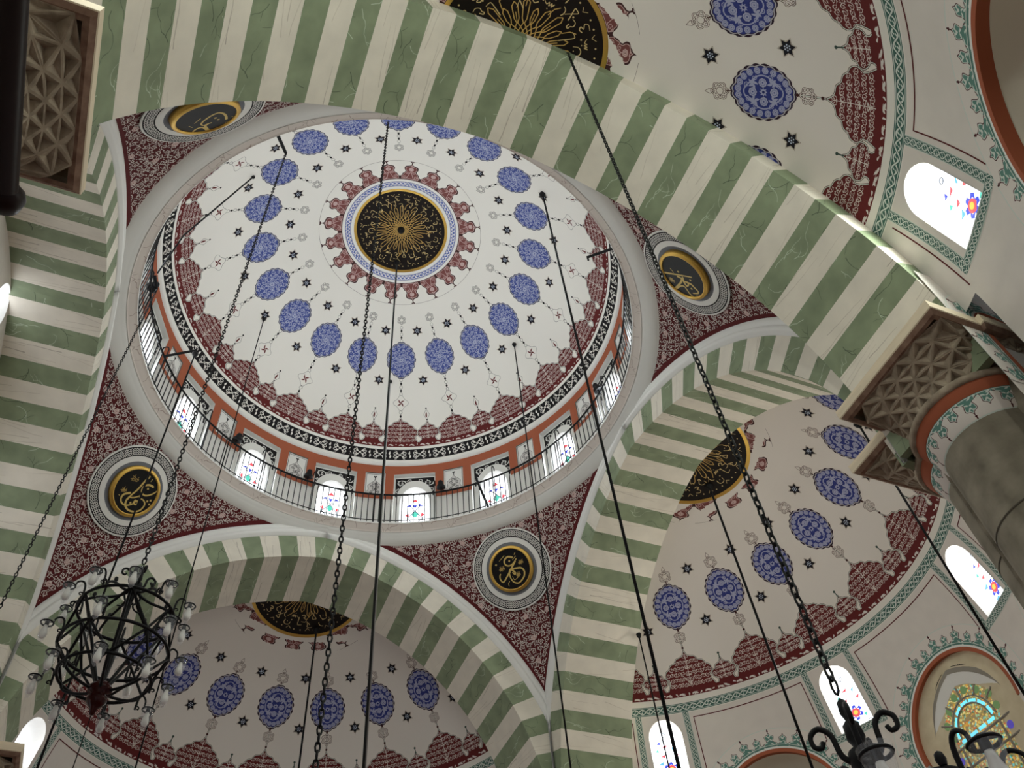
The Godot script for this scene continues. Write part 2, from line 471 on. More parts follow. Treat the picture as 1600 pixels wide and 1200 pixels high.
func tex_blue_braid() -> ImageTexture:
	var cv := Cv.new(256, 96, rgb(230, 230, 232), true)
	for y in [6.0, 86.0]:
		cv.poly(PackedVector2Array([Vector2(0, y), Vector2(256, y), Vector2(256, y + 5), Vector2(0, y + 5)]), rgb(50, 62, 120))
	cv.poly(PackedVector2Array([Vector2(0, 14), Vector2(256, 14), Vector2(256, 82), Vector2(0, 82)]), rgb(96, 112, 178))
	braid_band(cv, 0, 256, 48, 26, 6, 8, rgb(234, 234, 238), rgb(40, 52, 110))
	for i in 12:
		leaf(cv, Vector2(i * 21.3, 48), PI / 2 * (1 if i % 2 else -1), 30, 7, rgb(234, 234, 238), 0.6)
	return cv.tex()

func tex_semi_sector() -> ImageTexture:
	var s := Sec.new(SR, 34.0, 70.0, 18.0, 512, 1280)
	var cv := Cv.new(512, 1280, PS, true)
	var ol := rgb(66, 36, 34)
	var tl := rgb(84, 112, 104)
	var gap := rgb(204, 208, 200)
	outline_fill(cv, s.arr(0, 37.0, [Vector2(0, -0.05), Vector2(0.04, 0.03), Vector2(0.015, 0.08), Vector2(-0.015, 0.08), Vector2(-0.04, 0.03)]), 6, ol, 0, PS, PS)
	knot(cv, s, 0, 38.9, 1.25, ol, PS)
	cv.line(Array(s.arr(0, 40.0, [Vector2(0, 0), Vector2(0, 0.1)])), 8, ol)
	cv.line(Array(s.arr(0, 51.0, [Vector2(0, 0), Vector2(0, 0.58)])), 11, ol)
	cv.line(Array(s.arr(0, 51.0, [Vector2(0, 0), Vector2(0, 0.58)])), 6, gap)
	for p in [51.5, 55.6]: cv.dot(s.at(0, p), 9, ol)
	knot(cv, s, 0, 53.2, 1.15, ol, PS)
	flame(cv, s, 9.0, 59.6, false, 0.9, ol, gap, RED, PALE)
	flame(cv, s, 0.0, 56.4, true, 1.12, ol, gap, RED, PALE)
	cv.dot(s.arr(9, 58.5, [Vector2(0, 0)])[0], 9, rgb(60, 76, 70))
	cv.line(Array(s.arr(9, 58.4, [Vector2(0, 0), Vector2(0, 0.13)])), 7, rgb(60, 76, 70))
	cv.poly(PackedVector2Array([s.at(-2, 64.6), s.at(2, 64.6), s.at(2, 66.0), s.at(-2, 66.0)]), RED)
	for i in 11:
		leaf(cv, Vector2(i * 47 + 10, s.at(0, 65.8).y), -PI / 2 + (0.9 if i % 2 else -0.9), 44, 10, PALE, 0.7 if i % 2 else -0.7)
		leaf(cv, Vector2(i * 47 + 32, s.at(0, 65.3).y), PI * 0.1 * i, 26, 8, PALE, 0.5)
	# white fillet, then the teal braid
	var y0 := s.at(0, 66.0).y
	var y1 := s.at(0, 67.3).y
	var y2 := s.at(0, 69.2).y
	cv.poly(PackedVector2Array([Vector2(0, y0), Vector2(512, y0), Vector2(512, 1280), Vector2(0, 1280)]), rgb(226, 222, 214))
	cv.poly(PackedVector2Array([Vector2(0, y1), Vector2(512, y1), Vector2(512, y2), Vector2(0, y2)]), rgb(70, 104, 96))
	for y in [y1 + 5, y2 - 9]: cv.poly(PackedVector2Array([Vector2(0, y), Vector2(512, y), Vector2(512, y + 4), Vector2(0, y + 4)]), rgb(206, 214, 206))
	braid_band(cv, 0, 512, (y1 + y2) / 2, 18, 10, 8, rgb(206, 214, 206), rgb(52, 82, 76))
	for i in 10:
		for sd in [-1.0, 1.0]: leaf(cv, Vector2(25.6 + i * 51.2, (y1 + y2) / 2), PI / 2 * sd + 0.5, 18, 6, rgb(206, 214, 206), 0.5)
	return cv.tex()

func tex_cartouche() -> ImageTexture:   # fringe round the crown: one lobe, its foot at the bottom edge
	var bg := PL
	var cv := Cv.new(192, 224, bg, true)
	var ol := rgb(70, 44, 44)
	var pk := rgb(208, 180, 176)
	var half := [Vector2(0, 34), Vector2(8, 50), Vector2(26, 58), Vector2(46, 66), Vector2(54, 92), Vector2(44, 118), Vector2(52, 138), Vector2(66, 150), Vector2(80, 176), Vector2(96, 186)]
	var l := []
	for q in mirrored(curve(half, 4)): l.append(q + Vector2(96, 0))
	l.append(Vector2(0, 224)); l.append(Vector2(192, 224))
	var p := PackedVector2Array()
	for q in curve(half, 4): p.append(Vector2(96 + q.x, q.y))
	p.append(Vector2(192, 226)); p.append(Vector2(0, 226))
	var hl := curve(half, 4)
	for i in range(hl.size() - 1, -1, -1): p.append(Vector2(96 - hl[i].x, hl[i].y))
	cv.line(Array(p).slice(0, hl.size()), 7, ol)
	cv.line(Array(p).slice(hl.size() + 2), 7, ol)
	cv.poly(p, ol)
	cv.line([Vector2(96, 10), Vector2(96, 36)], 8, ol)
	cv.dot(Vector2(88, 9), 6, ol); cv.dot(Vector2(104, 9), 6, ol); cv.dot(Vector2(96, 16), 6, ol)
	var q := PackedVector2Array()
	for v in p: q.append(Vector2(96, 120) + (v - Vector2(96, 120)) * Vector2(0.84, 0.86))
	cv.poly(q, rgb(122, 74, 72))
	cv.line(Array(q), 4, pk, -1, true)
	rosette(cv, Vector2(96, 100), 20, pk, ol)
	for sd in [-1.0, 1.0]:
		spiral(cv, Vector2(96 + sd * 26, 140), 16, 0, sd, 4, pk, 4)
		spiral(cv, Vector2(96 + sd * 54, 190), 20, PI, -sd, 4, pk, 5)
		leaf(cv, Vector2(96, 70), -PI / 2 + sd * 1.0, 24, 7, pk, sd * 0.6)
		cv.line([Vector2(96, 124), Vector2(96 + sd * 30, 200), Vector2(96 + sd * 60, 214)], 4, pk)
	cv.poly(PackedVector2Array([Vector2(0, 216), Vector2(192, 216), Vector2(192, 224), Vector2(0, 224)]), rgb(86, 40, 38))
	return cv.tex()

func lobed(w: float, h: float, n: int, d: float, pts := 96) -> Array:   # a pointed oval with a scalloped edge
	var o := []
	for i in pts:
		var t := TAU * i / pts
		var k: float = 1.0 - d * (1.0 - absf(sin(t * n * 0.5)))
		var q: Vector2 = Vector2(sin(t) * w * 0.5, -cos(t) * h * 0.5) * k
		var tip := exp(-pow(minf(t, minf(abs(t - PI), TAU - t)) / 0.22, 2))
		q.y *= 1.0 + 0.07 * tip
		o.append(q)
	return o

func tex_medallion(semi: bool) -> ImageTexture:
	var w := 320
	var h := 416
	var ol := rgb(58, 40, 52) if semi else rgb(52, 58, 96)
	var lt := rgb(188, 190, 212) if semi else rgb(200, 204, 226)
	var cv := Cv.new(w, h, ol)
	var c := Vector2(w, h) / 2
	var sh := func(k: float) -> PackedVector2Array:
		var p := PackedVector2Array()
		for q in lobed(w * k, h * k * 0.94, 18, 0.06): p.append(q + c)
		return p
	cv.poly(sh.call(0.955), rgb(206, 202, 200))
	cv.poly(sh.call(0.915), ol)
	cv.poly(sh.call(0.895), rgb(62, 72, 140) if semi else rgb(86, 100, 168))
	var inn: PackedVector2Array = sh.call(0.8)
	if semi:
		for i in 20:
			var t := TAU * (i + 0.5) / 20
			rosette(cv, c + Vector2(sin(t) * w * 0.375, -cos(t) * h * 0.375), 19, lt, rgb(70, 78, 140))
		var p := []
		for i in 49: p.append(c + Vector2(sin(TAU * i / 48.0) * w * 0.29, -cos(TAU * i / 48.0) * h * 0.29) * (0.93 + 0.07 * cos(TAU * i / 48.0 * 4)))
		cv.line(p, 8, lt)
		for i in 4:
			var t := TAU * i / 4.0
			var q := c + Vector2(sin(t) * 52, -cos(t) * 66)
			cv.dot(q, 30, rgb(50, 58, 120))
			rosette(cv, q, 25, lt, rgb(70, 78, 140))
			var u := t + PI / 4
			var b := c + Vector2(sin(u) * 66, -cos(u) * 84)
			for k in 5: leaf(cv, b, u - PI / 2 + (k - 2) * 1.1, 34, 12, lt, 0.3 * (k - 2))
			for sd in [-1.0, 1.0]: spiral(cv, c + Vector2(sin(u + sd * 0.34) * 88, -cos(u + sd * 0.34) * 112), 16, u, sd, 5, lt, 4)
		for k in 8: leaf(cv, c, TAU * k / 8.0, 26, 8, lt, 0.2)
		cv.dot(c, 8, rgb(50, 58, 120))
	else:
		for ring in [[7, 0.36, 25.0], [6, 0.235, 24.0], [4, 0.12, 20.0]]:
			for i in ring[0] * 2:
				var t: float = TAU * (i + 0.5) / (ring[0] * 2)
				var q := c + Vector2(sin(t) * w * ring[1] * 1.08, -cos(t) * h * ring[1] * 1.02)
				spiral(cv, q, ring[2], t, 1.0 if (i % 2) else -1.0, 6.5, lt, 6)
				leaf(cv, q, t - PI / 2, 30, 8, lt, 0.5 if i % 2 else -0.5)
		for k in 8: leaf(cv, c, TAU * k / 8.0 + PI / 8, 34, 10, lt, 0.2)
		cv.dot(c, 12, lt)
		cv.dot(c, 6, rgb(60, 72, 140))
	return cv.tex()

func star_pts(r: float, k: float, n := 6) -> Array:
	var o := []
	for i in n * 2:
		o.append(Vector2(sin(TAU * i / (n * 2)), -cos(TAU * i / (n * 2))) * (r if i % 2 == 0 else r * k))
	return o

func tex_star() -> ImageTexture:
	var cv := Cv.new(128, 128, rgb(64, 42, 40))
	for q in [[57.0, rgb(206, 198, 184)], [50.0, rgb(70, 50, 46)], [46.0, rgb(26, 26, 34)]]:
		var p := PackedVector2Array()
		for v in star_pts(q[0], 0.57): p.append(v + Vector2(64, 64))
		cv.poly(p, q[1])
	for i in 6: cv.dot(Vector2(64, 64) + Vector2.from_angle(TAU * i / 6.0) * 15, 4.5, rgb(196, 204, 222))
	cv.dot(Vector2(64, 64), 5, rgb(196, 204, 222))
	return cv.tex()

func glyph(k: int) -> Array:   # strokes of a cursive hand, x along the line, y up from the base line (0..1)
	match k % 9:
		0: return [[Vector2(0, 0.1), Vector2(0.12, 0.3), Vector2(0.28, 0.26), Vector2(0.22, 0.1), Vector2(0.3, -0.1), Vector2(0.1, -0.3), Vector2(-0.2, -0.28)]]
		1: return [[Vector2(0.1, 1.0), Vector2(0.08, 0.1), Vector2(-0.1, 0.0), Vector2(-0.4, 0.05)]]
		2: return [[Vector2(0.35, 0.2), Vector2(0.3, -0.2), Vector2(0, -0.34), Vector2(-0.3, -0.2), Vector2(-0.36, 0.15)], [Vector2(0, 0.12), Vector2(0.03, 0.13)]]
		3: return [[Vector2(0.3, 0.9), Vector2(-0.2, 0.0), Vector2(0, -0.08), Vector2(0.2, 0.02), Vector2(-0.3, 0.85)]]
		4: return [[Vector2(0.4, 0.05), Vector2(0.2, 0.0), Vector2(0.1, 0.25), Vector2(-0.08, 0.3), Vector2(-0.1, 0.1), Vector2(0.06, 0.02), Vector2(-0.4, 0.0)]]
		5: return [[Vector2(0.35, 0.3), Vector2(0.1, 0.42), Vector2(-0.1, 0.24), Vector2(0.12, 0.1), Vector2(-0.2, -0.1), Vector2(-0.1, -0.36), Vector2(0.3, -0.34)]]
		6: return [[Vector2(0.4, 0.0), Vector2(0.3, 0.22), Vector2(0.22, 0.02), Vector2(0.1, 0.24), Vector2(0.0, 0.02), Vector2(-0.12, 0.2), Vector2(-0.4, 0.0)], [Vector2(0.1, 0.44), Vector2(0.13, 0.46)]]
		7: return [[Vector2(0.2, 0.2), Vector2(0.22, 0.0), Vector2(0.1, -0.24), Vector2(-0.14, -0.34)]]
		_: return [[Vector2(0.3, 0.95), Vector2(0.3, 0.05), Vector2(0.05, 0.0), Vector2(0.04, 0.8)], [Vector2(-0.2, 0.3), Vector2(-0.3, 0.02), Vector2(-0.12, 0.0), Vector2(-0.2, 0.3)]]

func tex_roundel() -> ImageTexture:   # gilt lettering on black, its upstrokes plaited into a star
	var n := 1024
	var cv := Cv.new(n, n, rgb(24, 17, 14))
	var c := Vector2(n, n) / 2
	var g := rgb(196, 160, 92)
	var g2 := rgb(206, 182, 128)
	var pol := func(a: float, r: float) -> Vector2: return c + Vector2(sin(a), -cos(a)) * r * n * 0.5
	var rays := 24
	var st := TAU / rays
	for i in rays:
		var a := i * st
		for sd in [-1.0, 1.0]:
			var l := []
			for q in [[0.085, 0.0], [0.14, 0.95], [0.2, -0.05], [0.25, 0.5], [0.3, 0.08], [0.36, 0.3], [0.47 + 0.05 * (i % 3), 0.26], [0.52 + 0.05 * (i % 3), 0.02]]:
				l.append(pol.call(a + sd * q[1] * st, q[0]))
			cv.line(l, 6.5, g)
		if i % 2 == 0:
			cv.line([pol.call(a, 0.3), pol.call(a, 0.44)], 5, g)
	for i in 46:
		var a := TAU * i / 46.0
		var r0 := 0.8 if i % 2 else 0.66
		var sc := 0.155
		for s in glyph(i * 5 + (i / 7)):
			var l := []
			for v in curve(s, 5): l.append(pol.call(a + v.x * sc / r0 * 1.05, r0 - v.y * sc * (1.25 if i % 2 == 0 else 1.0)))
			cv.line(l, 7.5, g2, 4.5)
		cv.dot(pol.call(a + 0.06, 0.9 if i % 3 else 0.73), 6, g2)
		if i % 3 == 0: cv.line([pol.call(a, 0.9), pol.call(a + 0.05, 0.86), pol.call(a + 0.09, 0.91)], 4, g2)
		if i % 4 == 1: cv.line([pol.call(a, 0.52), pol.call(a + 0.02, 0.62), pol.call(a + 0.08, 0.68)], 6, g)
	cv.dot(c, n * 0.034, rgb(20, 12, 10))
	return cv.tex()

func tex_arabesque() -> ImageTexture:
	var cv := Cv.new(1024, 1024, rgb(84, 30, 32), true)
	scroll_field(cv, 0, 0, 1024, 1024, 102.4, PALE, 8.5)
	for i in 9: rosette(cv, Vector2(170 + (i % 3) * 341 + rng.randf_range(-40, 40), 170 + (i / 3) * 341), 40, rgb(206, 180, 176), rgb(110, 60, 60))
	for i in 150: leaf(cv, Vector2(rng.randf() * 1024, rng.randf() * 1024), rng.randf() * TAU, 34, 9, PALE, rng.randf_range(-0.8, 0.8))
	return cv.tex()

func crack(cv: Cv, p: Vector2, a: float, l: float, w: float, col: Color, depth := 0) -> void:
	var q := [p]
	for i in int(l / 14.0):
		a += rng.randf_range(-0.6, 0.6)
		p += Vector2.from_angle(a) * 14.0
		q.append(p)
		if depth < 1 and rng.randf() < 0.16: crack(cv, p, a + (1.0 if rng.randf() < 0.5 else -1.0), l * 0.4, w * 0.7, col, depth + 1)
	cv.line(q, w, col, 0.8)

func mottle(im_: ImageTexture, amount: float, freq: float) -> ImageTexture:   # a soft unevenness of tone
	var im := im_.get_image()
	var f := FastNoiseLite.new()
	f.seed = 5
	f.frequency = freq
	var n := f.get_seamless_image(im.get_width() / 4, im.get_height() / 4)
	n.resize(im.get_width(), im.get_height(), Image.INTERPOLATE_BILINEAR)
	for y in im.get_height():
		for x in im.get_width():
			var k := 1.0 + (n.get_pixel(x, y).r - 0.5) * amount
			var c := im.get_pixel(x, y)
			im.set_pixel(x, y, Color(c.r * k, c.g * k, c.b * k))
	return ImageTexture.create_from_image(im)

func tex_green() -> ImageTexture:
	var cv := Cv.new(512, 512, rgb(134, 146, 118), true)
	for i in 16: crack(cv, Vector2(rng.randf(), rng.randf()) * 512, rng.randf() * TAU, rng.randf_range(50, 150), 2.4, rgb(84, 94, 76))
	for i in 14: crack(cv, Vector2(rng.randf(), rng.randf()) * 512, rng.randf() * TAU, rng.randf_range(50, 130), 2.0, rgb(196, 206, 186))
	return mottle(cv.tex(), 0.16, 0.03)

func tex_white() -> ImageTexture:
	var cv := Cv.new(512, 512, rgb(226, 219, 205), true)
	for i in 22:
		var p := Vector2(rng.randf(), rng.randf()) * 512
		var q := [p]
		var sl := rng.randf_range(-0.18, 0.18)
		for k in int(rng.randf_range(6, 20)):
			p += Vector2(18, sl * 18 + rng.randf_range(-2, 2))
			q.append(p)
		cv.line(q, rng.randf_range(1.2, 3.4), rgb(202, 193, 178) if i % 4 else rgb(182, 172, 158), 0.8)
	return mottle(cv.tex(), 0.06, 0.03)

func tex_cornice() -> ImageTexture:
	var cv := Cv.new(512, 128, rgb(214, 204, 196), true)
	for i in 12:
		crack(cv, Vector2(rng.randf() * 512, rng.randf() * 128), rng.randf_range(-0.8, 0.8) + (PI if i % 2 else 0.0), 90, 3, rgb(160, 142, 134))
	for y in [40.0, 84.0]: cv.poly(PackedVector2Array([Vector2(0, y), Vector2(512, y), Vector2(512, y + 7), Vector2(0, y + 7)]), rgb(132, 112, 104))
	return cv.tex()

func tex_fringe() -> ImageTexture:   # teal lambrequin: two lobes, foot at the bottom edge
	var cv := Cv.new(256, 192, PS, true)
	var dk := rgb(72, 30, 34)
	var tl := rgb(96, 136, 126)
	for b in [[64.0, 44.0, 1.0], [192.0, 66.0, 0.8]]:
		var x: float = b[0]
		var top: float = b[1]
		var half := [Vector2(0, 0), Vector2(8, 16), Vector2(24, 26), Vector2(40 * b[2], 34), Vector2(36 * b[2], 62), Vector2(28, 76), Vector2(34, 92), Vector2(50, 100)]
		var p := PackedVector2Array()
		for q in curve(half, 4): p.append(Vector2(x + q.x, top + q.y))
		p.append(Vector2(x + 64, 150)); p.append(Vector2(x + 64, 200)); p.append(Vector2(x - 64, 200)); p.append(Vector2(x - 64, 150))
		var hl := curve(half, 4)
		for i in range(hl.size() - 1, -1, -1): p.append(Vector2(x - hl[i].x, top + hl[i].y))
		cv.line(Array(p).slice(0, hl.size() + 1), 9, dk)
		cv.line(Array(p).slice(hl.size() + 3), 9, dk)
		cv.poly(p, rgb(206, 214, 206))
		var q2 := PackedVector2Array()
		for v in p: q2.append(Vector2(x, top + 60) + (v - Vector2(x, top + 60)) * Vector2(0.86, 0.84))
		cv.poly(q2, tl)
		if b[2] == 1.0:
			cv.line([Vector2(x, top - 30), Vector2(x, top)], 6, dk)
			cv.dot(Vector2(x, top - 22), 8, dk); cv.dot(Vector2(x, top - 34), 5, dk)
		for sd in [-1.0, 1.0]:
			leaf(cv, Vector2(x, top + 40), PI / 2 + sd * 1.9, 30, 9, rgb(206, 214, 206), sd * 0.6)
			leaf(cv, Vector2(x, top + 66), PI / 2 + sd * 1.3, 34, 9, rgb(206, 214, 206), -sd * 0.5)
		cv.dot(Vector2(x, top + 44), 9, rgb(206, 214, 206))
	cv.poly(PackedVector2Array([Vector2(0, 164), Vector2(256, 164), Vector2(256, 170), Vector2(0, 170)]), rgb(206, 214, 206))
	cv.poly(PackedVector2Array([Vector2(0, 170), Vector2(256, 170), Vector2(256, 180), Vector2(0, 180)]), rgb(84, 120, 112))
	for i in 4: leaf(cv, Vector2(i * 64 + 6, 152), 0.3 if i % 2 else -0.5, 44, 9, rgb(206, 214, 206), 0.3)
	return cv.tex()

func tex_panel(kind: int) -> ImageTexture:   # black and white motifs of the drum
	var cv := Cv.new(192, 256, rgb(226, 225, 220))
	if kind == 0:
		for q in [[10, INK], [14, rgb(226, 225, 220)]]:
			cv.poly(PackedVector2Array([Vector2(q[0], q[0]), Vector2(192 - q[0], q[0]), Vector2(192 - q[0], 256 - q[0]), Vector2(q[0], 256 - q[0])]), q[1])
		var half := [Vector2(0, 66), Vector2(10, 90), Vector2(40, 116), Vector2(64, 146), Vector2(58, 184), Vector2(70, 214), Vector2(60, 240)]
		var p := PackedVector2Array()
		for q in mirrored(curve(half, 4)): p.append(q + Vector2(96, 0))
		cv.line(Array(p), 6, INK, -1, true)
		cv.poly(p, rgb(206, 202, 198))
		for j in 4:
			for sd in [-1.0, 1.0]: spiral(cv, Vector2(96 + sd * (14 + 18 * (j % 2)), 120 + j * 30), 16, j, sd, 4.5, INK, 5)
		cv.line([Vector2(96, 36), Vector2(96, 70)], 6, INK)
		cv.dot(Vector2(88, 36), 7, INK); cv.dot(Vector2(104, 36), 7, INK); cv.dot(Vector2(96, 50), 7, INK)
	else:   # spandrels over a round arch
		cv.poly(PackedVector2Array([Vector2(6, 6), Vector2(186, 6), Vector2(186, 190), Vector2(6, 190)]), INK)
		for sd in [-1.0, 1.0]:
			spiral(cv, Vector2(96 + sd * 64, 38), 22, 0, sd, 5, rgb(226, 225, 220), 6)
			spiral(cv, Vector2(96 + sd * 74, 84), 15, 2, -sd, 4, rgb(226, 225, 220), 5)
			spiral(cv, Vector2(96 + sd * 24, 24), 12, 2, -sd, 4, rgb(226, 225, 220), 4)
		cv.poly(ell(Vector2(96, 124), 82, 100, 48), rgb(226, 225, 220))
		cv.poly(PackedVector2Array([Vector2(0, 124), Vector2(192, 124), Vector2(192, 256), Vector2(0, 256)]), rgb(226, 225, 220))
	return cv.tex()

func tex_teal_oval() -> ImageTexture:
	var cv := Cv.new(384, 384, rgb(98, 146, 130))
	var wt := rgb(226, 224, 214)
	for i in 9: spiral(cv, Vector2(64 + (i % 3) * 128, 64 + (i / 3) * 128), 52, i * 1.3, 1.0 if i % 2 else -1.0, 8, wt, 6)
	for i in 8: rosette(cv, Vector2(192, 192) + Vector2.from_angle(TAU * i / 8.0) * 120, 30, wt, rgb(140, 110, 100))
	rosette(cv, Vector2(192, 192), 44, wt, rgb(140, 110, 100))
	return cv.tex()

func tex_name_disc(k: int) -> ImageTexture:   # gilt names on black
	var n := 512
	var cv := Cv.new(n, n, rgb(16, 14, 14))
	var g := rgb(206, 178, 104)
	var D: Dictionary = NAMES[k]
	var put := func(l: Array, wd: float) -> void:
		var q := []
		for v in curve(l, 6): q.append(Vector2(n, n) / 2 + v * n * 0.5)
		cv.line(q, wd, g, wd * 0.6)
	for s in D.strokes: put.call(s, 24.0)
	for s in D.thin: put.call(s, 9.0)
	for d in D.dots: cv.poly(PackedVector2Array([Vector2(n, n) / 2 + d * n * 0.5 + Vector2(0, -15), Vector2(n, n) / 2 + d * n * 0.5 + Vector2(15, 0), Vector2(n, n) / 2 + d * n * 0.5 + Vector2(0, 15), Vector2(n, n) / 2 + d * n * 0.5 + Vector2(-15, 0)]), g)
	for d in D.knots:   # small crowded lines of script
		for i in 13:
			var o: Vector2 = d[0] + Vector2(((i % 5) - 2) * d[1] * 0.4, ((i / 5) - 1) * d[2] * 0.7)
			for s in glyph(i * 3 + k):
				var q := []
				for v in curve(s, 3): q.append(Vector2(n, n) / 2 + (o + Vector2(v.x, -v.y) * 0.12) * n * 0.5)
				cv.line(q, 5.0, rgb(176, 148, 84))
	return cv.tex()

# ---------------------------------------------------------------- surfaces with openings
func patch(mb: MB, f: Callable, u0: float, u1: float, nu: int, v0: float, v1: float, nv: int, holes: Array, uvf: Callable) -> void:
	var boxes := []
	for h in holes:
		var b := Rect2(h[0], Vector2.ZERO)
		for q in h: b = b.expand(q)
		boxes.append(b)
	for i in nu:
		for j in nv:
			var a := Vector2(lerpf(u0, u1, i / float(nu)), lerpf(v0, v1, j / float(nv)))
			var c := Vector2(lerpf(u0, u1, (i + 1) / float(nu)), lerpf(v0, v1, (j + 1) / float(nv)))
			var r := Rect2(a, c - a)
			var polys := [PackedVector2Array([a, Vector2(c.x, a.y), c, Vector2(a.x, c.y)])]
			for k in holes.size():
				if not boxes[k].intersects(r): continue
				var left := []
				for p in polys:
					for q in Geometry2D.clip_polygons(p, holes[k]):
						if q.size() > 2: left.append(q)
				polys = left
			for p in polys:
				if p.size() == 4 and polys.size() == 1 and absf(p[0].x - a.x) < 1e-6 and absf(p[2].x - c.x) < 1e-6:
					mb.quad(f.call(p[0]), f.call(p[1]), f.call(p[2]), f.call(p[3]), uvf.call(p[0]), uvf.call(p[1]), uvf.call(p[2]), uvf.call(p[3]))
					continue
				var t := Geometry2D.triangulate_polygon(p)
				for n in range(0, t.size(), 3):
					mb.tri(f.call(p[t[n]]), f.call(p[t[n + 1]]), f.call(p[t[n + 2]]), uvf.call(p[t[n]]), uvf.call(p[t[n + 1]]), uvf.call(p[t[n + 2]]))

func strip(a: Array, b: Array, ul := 1.0) -> ArrayMesh:   # a ribbon between two lines of points
	var mb := MB.new()
	var ua := []
	var ub := []
	var l := 0.0
	for i in a.size():
		if i > 0: l += (a[i] as Vector3).distance_to(a[i - 1])
		ua.append(Vector2(l * ul, 1)); ub.append(Vector2(l * ul, 0))
	mb.grid([a, b], [ua, ub])
	return mb.done()

func arch_hole(x: float, top: float, hw: float, bottom: float, n := 12, pointed := 0.0) -> PackedVector2Array:   # round or pointed head, y down
	var p := PackedVector2Array()
	var r := hw + pointed
	var rise := sqrt(r * r - pointed * pointed)
	for i in n + 1:
		var a0 := asin(pointed / r)
		var t := lerpf(PI / 2, a0, i / float(n))
		p.append(Vector2(x - (r * sin(t) - pointed), top + rise - r * cos(t)))
	for i in range(n - (0 if pointed == 0.0 else 0), -1, -1):
		var a0 := asin(pointed / r)
		var t := lerpf(PI / 2, a0, i / float(n))
		if i == n: continue
		p.append(Vector2(x + (r * sin(t) - pointed), top + rise - r * cos(t)))
	p.append(Vector2(x + hw, bottom))
	p.append(Vector2(x - hw, bottom))
	return p

func reveal(f: Callable, hole: PackedVector2Array, depth: Callable) -> ArrayMesh:   # the jambs of an opening; depth: (point, k) -> Vector3
	var mb := MB.new(false)
	var n := hole.size()
	for i in n:
		var a := hole[i]
		var b := hole[(i + 1) % n]
		mb.quad(f.call(a), f.call(b), depth.call(b), depth.call(a))
	return mb.done()

func flat_poly(p: PackedVector2Array, f: Callable, uvf: Callable) -> ArrayMesh:
	var mb := MB.new(false)
	var t := Geometry2D.triangulate_polygon(p)
	for n in range(0, t.size(), 3):
		mb.tri(f.call(p[t[n]]), f.call(p[t[n + 1]]), f.call(p[t[n + 2]]), uvf.call(p[t[n]]), uvf.call(p[t[n + 1]]), uvf.call(p[t[n + 2]]))
	return mb.done()

func dirv(az: float, pol: float) -> Vector3:   # azimuth from -z towards +x, angle from the zenith
	return Vector3(sin(pol) * sin(az), cos(pol), -sin(pol) * cos(az))

func lump(outline: Array, c: Vector3, r: float, az: float, pol: float, w: float, h: float, rings := 4) -> ArrayMesh:   # a painted figure laid on a dome
	var mb := MB.new()
	var rows := []
	var uvs := []
	for k in rings + 1:
		var row := []
		var u := []
		for q in outline:
			var v: Vector2 = q * (k / float(rings))
			var p := pol + v.y / r
			row.append(c + dirv(az + v.x / (r * sin(p)), p) * r)
			u.append(Vector2(v.x / w + 0.5, v.y / h + 0.5))
		rows.append(row); uvs.append(u)
	mb.grid(rows, uvs, true)
	return mb.done()

func cap(c: Vector3, r: float, az: float, tilt: float, a0: float, a1: float, nr: int, nb: int, planar: bool, rep: float, b0 := 0.0, b1 := TAU) -> ArrayMesh:   # a ring or disc on a dome about a point of it
	var mb := MB.new()
	var e := dirv(az, tilt)
	var x := Vector3(cos(az), 0, sin(az))
	var y := dirv(az, tilt + PI / 2)
	var rows := []
	var uvs := []
	for i in nr + 1:
		var al := lerpf(a0, a1, i / float(nr))
		var row := []
		var u := []
		for k in nb + 1:
			var b := lerpf(b0, b1, k / float(nb))
			row.append(c + (e * cos(al) + (x * sin(b) + y * cos(b)) * sin(al)) * r)
			u.append(Vector2(0.5 + 0.5 * sin(b) * al / a1, 0.5 + 0.5 * cos(b) * al / a1) if planar else Vector2((b - b0) / TAU * rep, 1.0 - i / float(nr)))
		rows.append(row); uvs.append(u)
	mb.grid(rows, uvs)
	return mb.done()

# ---------------------------------------------------------------- the arches
func apt(r: float, f: float, side: float) -> Vector2:   # f 0 at the crown .. 1 at the springing
	var a0 := asin(E / (r + E))
	var t := lerpf(a0, PI / 2, f)
	return Vector2(side * ((r + E) * sin(t) - E), YS + (r + E) * cos(t))

func side_map(k: int, u: float, y: float, d: float) -> Vector3:   # 0 far, 1 right, 2 near, 3 left; d outwards from the bay
	match k:
		0: return Vector3(u, y, -A - d)
		1: return Vector3(A + d, y, u)
		2: return Vector3(-u, y, A + d)
		_: return Vector3(-A - d, y, -u)

